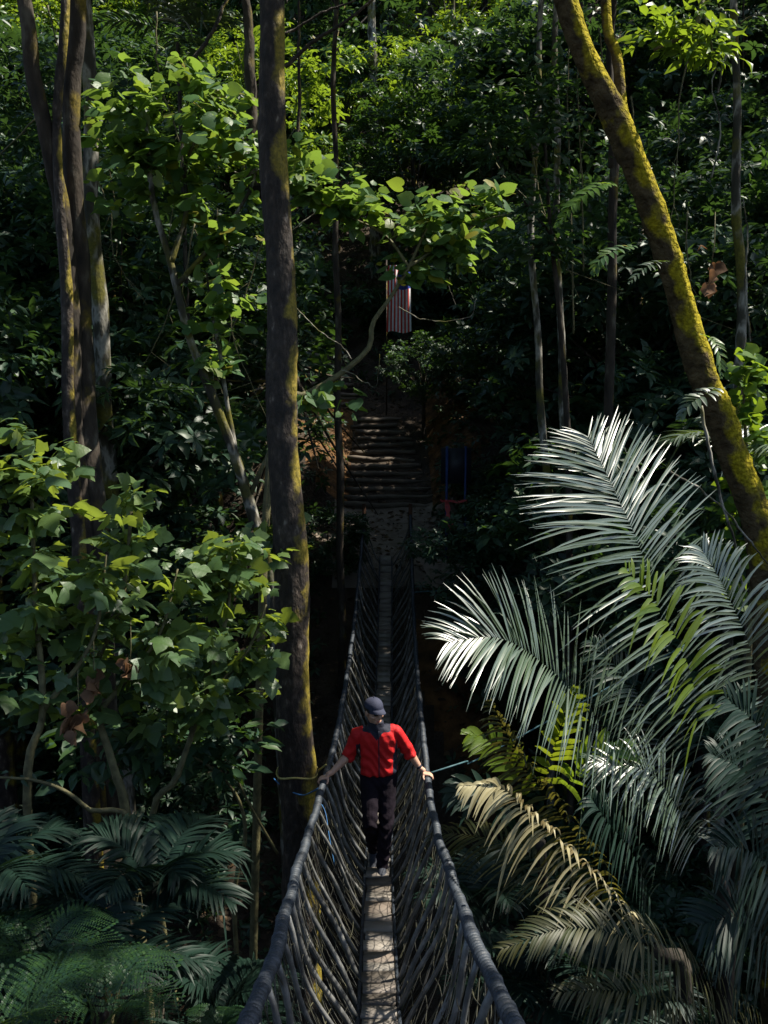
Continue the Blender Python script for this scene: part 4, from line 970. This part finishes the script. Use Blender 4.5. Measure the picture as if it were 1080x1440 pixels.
def hiker():
    M['skin'] = surf('skin', [(.3, (.40, .23, .16)), (.7, (.50, .30, .21))], 9, .5, .1, 90, spec=.4)
    M['lips'] = surf('lips', [(.3, (.33, .12, .10)), (.7, (.38, .15, .12))], 9, .4, 0)
    M['red'] = surf('red_cloth', [(.3, (.38, .009, .012)), (.7, (.55, .016, .016))], 5, .7, .25, 26, spec=.25, bdist=.03)
    M['navy'] = surf('navy_cloth', [(.3, (.010, .012, .022)), (.7, (.02, .023, .04))], 6, .75, .2, 60)
    M['trouser'] = surf('trouser_cloth', [(.3, (.007, .005, .008)), (.7, (.014, .010, .016))], 5, .9, .35, 18, bdist=.03, spec=.12)
    M['cap'] = surf('cap_cloth', [(.3, (.020, .024, .045)), (.7, (.036, .040, .07))], 8, .8, .2, 90)
    M['lens'] = surf('lens', [(.4, (.006, .006, .008)), (.6, (.012, .012, .014))], 3, .08, 0, spec=.8)
    M['sole'] = surf('sole', [(.3, (.30, .29, .27)), (.7, (.42, .41, .39))], 6, .8, .1, 50)
    M['shoe'] = surf('shoe', [(.3, (.015, .017, .025)), (.7, (.04, .045, .06))], 7, .7, .3, 60)
    M['hair'] = surf('hair', [(.3, (.008, .007, .006)), (.7, (.02, .016, .013))], 20, .5, .4, 80, (1, 1, .3))
    PY = 9.33
    o0 = deck_mid(PY) + A(0, 0, .012)
    W = lambda x, y, z: o0 + A(x, y, z)
    # joints
    SR, SL = W(-.205, -.06, 1.395), W(.17, -.045, 1.41)
    rr, rl = rail(-1, PY - .16), rail(1, PY - .02)
    palmR, palmL = rr + A(.012, 0, .047), rl + A(-.012, 0, .047)
    WR, WL = palmR + A(.062, .045, .035), palmL + A(-.06, .05, .045)
    ER = W(-.285, .01, 1.16); EL = W(.295, .03, 1.18)
    hd = W(-.042, -.16, 1.655)
    Rh = np.array((Matrix.Rotation(R(34), 3, 'Z') @ Matrix.Rotation(R(5), 3, 'X')))   # face along local -y: turned to his left and down
    H = lambda x, y, z: hd + Rh @ A(x, y, z)
    body = MB()
    loft(body, [(o0[0], o0[1] + .03, o0[2] + .84, .15, .10), (o0[0], o0[1] + .02, o0[2] + 1.0, .14, .10), (o0[0], o0[1], o0[2] + 1.2, .15, .10), (o0[0], o0[1] - .04, o0[2] + 1.38, .165, .10), (o0[0], o0[1] - .055, o0[2] + 1.45, .13, .08)])
    chain(body, [W(0, -.06, 1.44), W(-.028, -.105, 1.535), H(0, .02, -.05)], [.07, .056, .055])
    for S_, E_, Wr in ((SR, ER, WR), (SL, EL, WL)):
        m1 = S_ * .5 + E_ * .5; f1 = E_ * .65 + Wr * .35
        chain(body, [S_, m1, E_, f1, Wr], [.058, .05, .042, .042, .027])
    hipR, kneeR, ankR = W(-.085, .03, .92), W(-.085, -.16, .54), W(-.055, .10, .155)
    hipL, kneeL, ankL = W(.085, .03, .92), W(.075, -.10, .51), W(.035, -.13, .10)
    for h_, k_, a_ in ((hipR, kneeR, ankR), (hipL, kneeL, ankL)):
        chain(body, [h_, h_ * .5 + k_ * .5, k_, k_ * .6 + a_ * .4, a_], [.085, .07, .052, .052, .036])
    # head
    def hb(x, y, z, r, rot=True): body.ball(H(x, y, z), r, 18, 12, rot=Rh)
    hb(0, .018, .035, (.077, .094, .088)); hb(0, -.012, -.03, (.064, .075, .085)); hb(0, -.04, -.078, (.04, .042, .034))
    hb(0, -.03, .02, (.066, .068, .04))
    body.tube([H(0, -.086, .018), H(0, -.101, -.018), H(0, -.108, -.035)], [.009, .012, .014], 8); body.ball(H(0, -.099, -.038), (.019, .013, .01), 10, 6)
    hb(0, -.078, -.066, (.022, .011, .005)); hb(0, -.076, -.075, (.019, .011, .006))
    for s in (-1, 1):
        hb(s * .076, .015, -.012, (.012, .02, .032)); hb(s * .045, -.058, -.03, (.022, .02, .02)); hb(s * .032, -.075, .024, (.022, .012, .008))
    # hands: palm over the hand rope, four fingers curling round it, thumb on the inner side
    for s, pc, wr in ((-1, palmR, WR), (1, palmL, WL)):
        chain(body, [wr, (wr + pc) / 2 + A(0, 0, .01)], [.027, .026])
        for k, dy in enumerate((-.030, -.010, .010, .029)):
            L = (.85, 1.0, .95, .75)[k]
            kn = pc + A(s * .030, dy, .004)
            chain(body, [pc + A(-s * .026, dy * .7, .01), kn], [.0145, .012], 8)
            chain(body, [kn, kn + A(s * .026 * L, dy * .15, -.013), kn + A(s * .034 * L, dy * .2, -.038 * L), kn + A(s * .022 * L, dy * .2, -.058 * L)], [.0105, .0095, .009, .0078], 8)
        chain(body, [pc + A(-s * .03, -.022, .004), pc + A(-s * .032, -.052, -.012), pc + A(-s * .022, -.072, -.03)], [.013, .0105, .009], 8)
    me = remesh(body, .0048, 2, 'person'); me.materials.append(M['skin']); me.materials.append(M['lips'])
    mc = H(0, -.09, -.071)
    for p_ in me.polygons:
        if (Vector(mc) - p_.center).length < .024 and abs((np.array(p_.center) - mc) @ (Rh @ A(0, 0, 1))) < .010: p_.material_index = 1
    person = bpy.data.objects.new('person', me); C.objects.link(person)
    me.transform(Matrix.Translation(-Vector(o0))); person.location = o0
    tag(person, 'hiker in red short sleeved jacket and dark cap holding both hand ropes on the bridge', 'person')
    def put_mesh(me2, name, mats, parent=person):
        me2.transform(Matrix.Translation(-Vector(o0)))
        for m_ in mats: me2.materials.append(m_)
        o = bpy.data.objects.new(name, me2); C.objects.link(o); o.parent = parent; return o
    # jacket
    jk = MB()
    X, Yc, Z = o0
    loft(jk, [(X, Yc + .015, Z + .975, .172, .128), (X, Yc + .012, Z + 1.0, .182, .137), (X, Yc + .005, Z + 1.06, .178, .132), (X, Yc - .005, Z + 1.15, .176, .124), (X, Yc - .02, Z + 1.26, .19, .128), (X - .008, Yc - .04, Z + 1.35, .195, .126), (X - .015, Yc - .054, Z + 1.41, .175, .112), (X - .02, Yc - .07, Z + 1.455, .125, .092), (X - .025, Yc - .088, Z + 1.49, .08, .078), (X - .03, Yc - .10, Z + 1.54, .073, .071)])
    for S_, E_, Wr in ((SR, ER, WR), (SL, EL, WL)):
        d = nrm(Wr - E_)
        chain(jk, [A(X - .02, Yc - .06, Z + 1.43), S_ + A(-.3 * (S_[0] - X), 0, .012)], [.06, .07], 14); chain(jk, [S_ + A(0, 0, -.005), S_ * .5 + E_ * .5, E_ + d * .015], [.070, .068, .063], 16)
        jk.tube([E_ + d * .0, E_ + d * .055], [.066, .063], 18)
    me2 = remesh(jk, .0055, 3, 'jacket')
    co = np.empty(len(me2.vertices) * 3, np.float32); me2.vertices.foreach_get('co', co); co = co.reshape(-1, 3)
    nn = np.empty(len(me2.vertices) * 3, np.float32); me2.vertices.foreach_get('normal', nn); nn = nn.reshape(-1, 3)
    l = co - o0
    wr_ = .0075 * np.sin(l[:, 2] * 55 + 6 * np.sin(l[:, 0] * 14) + l[:, 0] * 22) * np.clip((1.33 - l[:, 2]) / .15, 0, 1) + .003 * np.sin(l[:, 0] * 70 + l[:, 2] * 40)
    co += nn * wr_[:, None]; me2.vertices.foreach_set('co', co.ravel())
    for p_ in me2.polygons:
        c = np.array(p_.center) - o0; x, z = abs(c[0]), c[2]
        x = abs(c[0] + .018); yoke = z > 1.44 - .075 * max(0, .06 - x) / .06 and x < .135
        sidep = x > .158 and z < 1.34 and abs(c[1] + .0) < .10 and x < .2
        if yoke or sidep: p_.material_index = 1
    jacket = put_mesh(me2, 'jacket', [M['red'], M['navy']])
    # zip line draped on the front of the jacket
    from mathutils.bvhtree import BVHTree
    bv = BVHTree.FromPolygons([v.co[:] for v in me2.vertices], [p_.vertices[:] for p_ in me2.polygons])
    zp = []
    for zz in np.linspace(.985, 1.46, 26):
        hit = bv.ray_cast(Vector((.004 + .03 * (1.2 - zz) * .3, -1, zz)), Vector((0, 1, 0)))
        if hit[0]: zp.append(np.array(hit[0]))
    mb = MB(); mb.tube(np.array(zp), .0065, 6); mb.build('zip', M['navy'], parent=jacket)
    # trousers
    tr = MB()
    loft(tr, [(X, Yc + .03, Z + .80, .14, .105), (X, Yc + .03, Z + .88, .168, .122), (X, Yc + .022, Z + 1.0, .158, .116), (X, Yc + .018, Z + 1.02, .15, .11)])
    for h_, k_, a_ in ((hipR, kneeR, ankR), (hipL, kneeL, ankL)):
        chain(tr, [h_, h_ * .5 + k_ * .5, k_, k_ * .5 + a_ * .5, a_ + A(0, 0, -.015)], [.102, .09, .073, .07, .06], 16)
    me2 = remesh(tr, .006, 3, 'trousers')
    co = np.empty(len(me2.vertices) * 3, np.float32); me2.vertices.foreach_get('co', co); co = co.reshape(-1, 3)
    nn = np.empty(len(me2.vertices) * 3, np.float32); me2.vertices.foreach_get('normal', nn); nn = nn.reshape(-1, 3); l = co - o0
    co += nn * (.005 * np.sin(l[:, 2] * 60 + 5 * np.sin(l[:, 0] * 20)) * (.4 + np.exp(-((l[:, 2] - .5) / .12) ** 2) + np.exp(-((l[:, 2] - .15) / .1) ** 2)))[:, None]
    me2.vertices.foreach_set('co', co.ravel())
    put_mesh(me2, 'trousers', [M['trouser']])
    # shoes
    for a_, tilt in ((ankR, -.62), (ankL, -.06)):
        Rx = np.array(Matrix.Rotation(-tilt if tilt < -.3 else -tilt, 3, 'X'))
        heel = a_ + A(0, .02, -.055) if tilt < -.3 else A(a_[0], a_[1] + .02, o0[2] + .045)
        Q = lambda x, y, z: heel + Rx @ A(x, y, z)
        sh = MB(); chain(sh, [a_ + A(0, 0, -.02), Q(0, 0, .01)], [.046, .042], 14); chain(sh, [Q(0, .01, .0), Q(0, -.10, -.003), Q(0, -.20, -.012)], [.04, .043, .032], 14)
        me2 = remesh(sh, .006, 3, 'shoe'); shoe = put_mesh(me2, 'shoe', [M['shoe']])
        so = MB(); V = []; n = 22
        for dz in (-.045, -.022):
            for j in range(n):
                t = 2 * math.pi * j / n; V.append(Q(.046 * math.cos(t) * (1 if math.sin(t) < 0 else .85), -.095 - .145 * -math.sin(t) * -1, dz) - o0)
        V.append(Q(0, -.095, -.045) - o0); V.append(Q(0, -.095, -.022) - o0)
        F = [(j, (j + 1) % n, n + (j + 1) % n, n + j) for j in range(n)] + [(2 * n, (j + 1) % n, j) for j in range(n)] + [(2 * n + 1, n + j, n + (j + 1) % n) for j in range(n)]
        so.add(V, F); so.build('sole', M['sole'], parent=shoe, smooth=False)
    # hair, cap, glasses, wristband
    hr = MB(); V, F = [], []; nu, nv = 24, 8
    for i in range(nv + 1):
        th = R(50 + 62 * i / nv)
        for j in range(nu + 1):
            ph = R(-28 + 236 * j / nu)
            V.append(H(.0805 * math.sin(th) * math.cos(ph), .016 + .098 * math.sin(th) * math.sin(ph), .032 + .093 * math.cos(th)) - o0)
    for i in range(nv):
        for j in range(nu): F.append((i * (nu + 1) + j, i * (nu + 1) + j + 1, (i + 1) * (nu + 1) + j + 1, (i + 1) * (nu + 1) + j))
    hr.add(V, F); hr.build('hair', M['hair'], parent=person)
    cp = MB(); V, F = [], []; nu, nv = 32, 10
    for i in range(nv + 1):
        th = R(92 * i / nv)
        for j in range(nu):
            ph = 2 * math.pi * j / nu
            ridge = 1 + .012 * abs(math.cos(ph * 3))
            V.append(H(.088 * ridge * math.sin(th) * math.cos(ph), .014 + .106 * ridge * math.sin(th) * math.sin(ph), .05 + .088 * math.cos(th) * (1 - .06 * math.sin(ph))) - o0)
    for i in range(nv):
        for j in range(nu): F.append((i * nu + j, i * nu + (j + 1) % nu, (i + 1) * nu + (j + 1) % nu, (i + 1) * nu + j))
    cp.add(V, F); cp.ball(H(0, .014, .139) - o0, .009, 8, 6); cap = cp.build('cap', M['cap'], parent=person)
    br = MB(); V, F = [], []; n = 17
    for k in range(2):
        for j in range(n):
            a = R(200 + 140 * j / (n - 1)); x = math.cos(a)
            V.append(H(.086 * x, .014 + .1 * math.sin(a), .05 - .004 * k) - o0)
            e = 1 - x * x
            V.append(H(.082 * x, .0 + .1 * math.sin(a) - .062 * max(e, 0) ** .6, .048 - .03 * x * x * 1.2 - .016 * e - .005 * k) - o0)
    for j in range(n - 1):
        a, b = 2 * j, 2 * n + 2 * j
        F += [(a, a + 1, a + 3, a + 2), (b, b + 2, b + 3, b + 1), (a + 1, b + 1, b + 3, a + 3)]
    br.add(V, F); br.build('brim', M['cap'], parent=cap)
    gl = MB()
    for s in (-1, 1):
        gl.ball(H(s * .034, -.088, .008) - o0, (.027, .006, .019), 14, 8, rot=Rh)
        gl.tube([H(s * .06, -.08, .014) - o0, H(s * .078, -.03, .012) - o0, H(s * .08, .02, .006) - o0], .003, 5)
    gl.tube([H(-.012, -.095, .012) - o0, H(.012, -.095, .012) - o0], .003, 5); gl.build('sunglasses', M['lens'], parent=person)
    d = nrm(WL - EL); c = WL - d * .02 - o0
    wb = MB(); wb.tube([c - d * .011, c + d * .011], .031, 16); wb.build('wristband', M['navy'], parent=person)
hiker()

# ------------------------------------------------------------------ canopy added unseen above the frame for shade, gaps cut to light chosen spots
LIT = []
def lit(px, py, Y, r): LIT.append((at(px, py, Y), r))
lit(522, 990, 9.2, .12); lit(530, 1030, 9.2, .13); lit(500, 1045, 9.2, .12); lit(570, 1045, 9.2, .12); lit(523, 1125, 9.1, -.07)
lit(466, 1085, 9.2, .04); lit(588, 1072, 9.4, .04)
lit(440, 1150, 7.9, .22); lit(425, 1205, 6.5, .26); lit(605, 1100, 9, .16); lit(640, 1230, 6.2, .25); lit(700, 1380, 4.0, .2)
lit(533, 1395, 6.4, .22); lit(480, 1290, 6.8, .35); lit(530, 1260, 8.2, .2); lit(540, 1000, 15, .3)
lit(930, 700, 6.7, .55); lit(860, 640, 6.8, .45); lit(820, 760, 6.7, .5); lit(960, 780, 6.7, .45)
lit(720, 900, 5.9, .5); lit(800, 930, 6.1, .5); lit(880, 1000, 6.3, .4); lit(930, 880, 6.3, .4); lit(990, 1060, 6.4, .3); lit(1050, 900, 6.9, .3)
lit(760, 1170, 5.7, .28); lit(820, 1215, 5.8, .25); lit(700, 1110, 5.65, .22); lit(860, 1240, 6.0, .2); lit(800, 1320, 5.0, -.02); lit(720, 1150, 5.15, .2); lit(790, 1200, 5.2, .2); lit(850, 1260, 5.5, .15); lit(680, 1105, 5.05, .15); lit(700, 1040, 7.2, .3); lit(790, 1020, 7.1, .25)
for y_, x_, r_ in ((20, 815, .5), (130, 850, .5), (250, 890, .4), (330, 925, .4), (430, 965, .4), (520, 1000, .35)): lit(x_, y_, 9, r_)
for y_ in (520, 570, 620, 660): lit(426, y_, 10.05, .03)
for y_ in (790, 880, 960, 1020, 1060): lit(444, y_, 10.05, .03)
lit(398, 130, 10, .03); lit(404, 330, 10, .0)
lit(240, 160, 12.1, 1.0); lit(180, 220, 12, .6); lit(310, 240, 12, .6); lit(330, 380, 12, .6); lit(310, 480, 12.1, .4)
lit(570, 290, 11.9, .9); lit(650, 310, 12, .7); lit(480, 270, 11.7, .6); lit(710, 260, 12.1, .4); lit(600, 370, 11.8, .5); lit(470, 570, 11.3, .4)
lit(300, 560, 12.1, .35); lit(340, 680, 12.2, .35); lit(250, 420, 12, .3)
lit(40, 650, 7.8, .42); lit(180, 700, 8.3, .42); lit(330, 755, 9, .42); lit(100, 740, 7.9, .25); lit(260, 780, 8.6, .2); lit(230, 850, 8.3, .1); lit(370, 935, 9.2, .4); lit(1050, 520, 10.5, .5); lit(100, 640, 7.9, .1)
lit(1050, 560, 10.5, .8); lit(1055, 720, 10.6, .6); lit(960, 60, 9.4, .6); lit(1060, 640, 11.5, .6)
lit(110, 1400, 4.8, .0); lit(30, 1385, 4.4, -.03); lit(200, 1420, 5, .0); lit(114, 160, 11.4, .15); lit(62, 100, 11, .05); lit(140, 420, 14, .15); lit(510, 745, 21.5, .5)
LP, LR = np.array([a for a, _ in LIT]), np.array([b for _, b in LIT])
def sun_gap(P):
    keep = np.ones(len(P), bool)
    for c, r in zip(LP, LR):
        w = P - c; t = w @ SUN; d = np.linalg.norm(w - t[:, None] * SUN, axis=1)
        keep &= ~((t > 0) & (d < r + .14))
    return keep
def shading_canopy():
    n = 6200
    x = rng.uniform(-9, 16, n); y = rng.uniform(3, 27, n)
    low = np.maximum(6.2, .37 * y + 1.2 + .25 * np.abs(x) * 0)
    z = low + rng.uniform(0, 3.2, n)
    g = np.sin(x * 1.3 + 1.1 * np.sin(y * .9)) + np.sin(y * 1.5 + 1.3 * np.sin(x * .8 + 1)) + .6 * np.sin(x * 3.1 - y * 2.3)
    q = g > -1.9
    P = np.stack([x, y, z], -1)[q]
    owners = {'centre': A(-.9, 10), 'mossy': A(2.0, 9.5), 'left_a': A(-3.8, 11.5), 'left_b': A(-5, 10.8), 'pale_c': A(7.5, 13), 'pale_a': A(2.5, 16), 'pale_b': A(6, 20), 'left_d': A(-4.5, 17), 'pale_e': A(0, 25)}
    keys = list(owners); OC = np.array([owners[k] for k in keys])
    own = np.argmin(np.linalg.norm(P[:, None, :2] - OC[None], axis=2), axis=1)
    for i, k in enumerate(keys):
        cen = P[own == i]
        if len(cen) < 5: continue
        t = TREES[k]; root = t['root']
        mb = MB(); rosettes(mb, cen, L_LANCE, .36, 8, sun_gap)
        if mb.n == 0: continue
        cr = child(mb, 'crown', M['leaf_dark'], root)  # share of the added shading leaves, hung on this tree
        tw = MB(); top = t['path'][-1]
        for c in cen[:: max(1, len(cen) // 26)]:
            a = t['path'][-1 - rng.integers(0, 6)]
            m = (a + c) / 2 + A(0, 0, -.1)
            if m[2] < .36 * m[1] + .5: m[2] = .36 * m[1] + .5
            tw.tube(spline(np.array([a, m, c]), 8), np.linspace(.045, .012, 8), 5, cap=False)
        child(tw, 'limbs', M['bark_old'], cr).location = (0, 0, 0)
shading_canopy()

# ------------------------------------------------------------------ light, sky, camera
sun = bpy.data.lights.new('sun', 'SUN'); sun.energy = 5.0; sun.angle = R(.5); sun.color = (1, .93, .80)
so = bpy.data.objects.new('sun', sun); C.objects.link(so); so.location = (20, 10, 30)
so.rotation_euler = Vector(SUN).to_track_quat('Z', 'Y').to_euler()
w = bpy.data.worlds.new('World'); SC.world = w; w.use_nodes = True
nt = w.node_tree; bg = nt.nodes['Background']; sky = nt.nodes.new('ShaderNodeTexSky'); sky.sky_type = 'NISHITA'; sky.sun_disc = False
sky.sun_elevation = SUN_EL; sky.sun_rotation = SUN_AZ
nt.links.new(sky.outputs[0], bg.inputs[0]); bg.inputs[1].default_value = .085
cam = bpy.data.cameras.new('camera'); co = bpy.data.objects.new('camera', cam); C.objects.link(co); SC.camera = co
co.location = (0, 0, 0); co.rotation_euler = (R(90) - PITCH, 0, 0)
cam.sensor_fit = 'VERTICAL'; cam.sensor_height = 36; cam.lens = FPX / 1440 * 36; cam.clip_start = .05; cam.clip_end = 500
SC.view_settings.view_transform = 'Standard'; SC.view_settings.look = 'None'; SC.view_settings.exposure = 1.25; SC.view_settings.gamma = 1
SC.render.engine = 'CYCLES'
cy = SC.cycles; cy.max_bounces = 6; cy.diffuse_bounces = 3; cy.glossy_bounces = 2; cy.transmission_bounces = 4; cy.transparent_max_bounces = 4
cy.caustics_reflective = False; cy.caustics_refractive = False; cy.sample_clamp_indirect = 4
cy.use_denoising = True
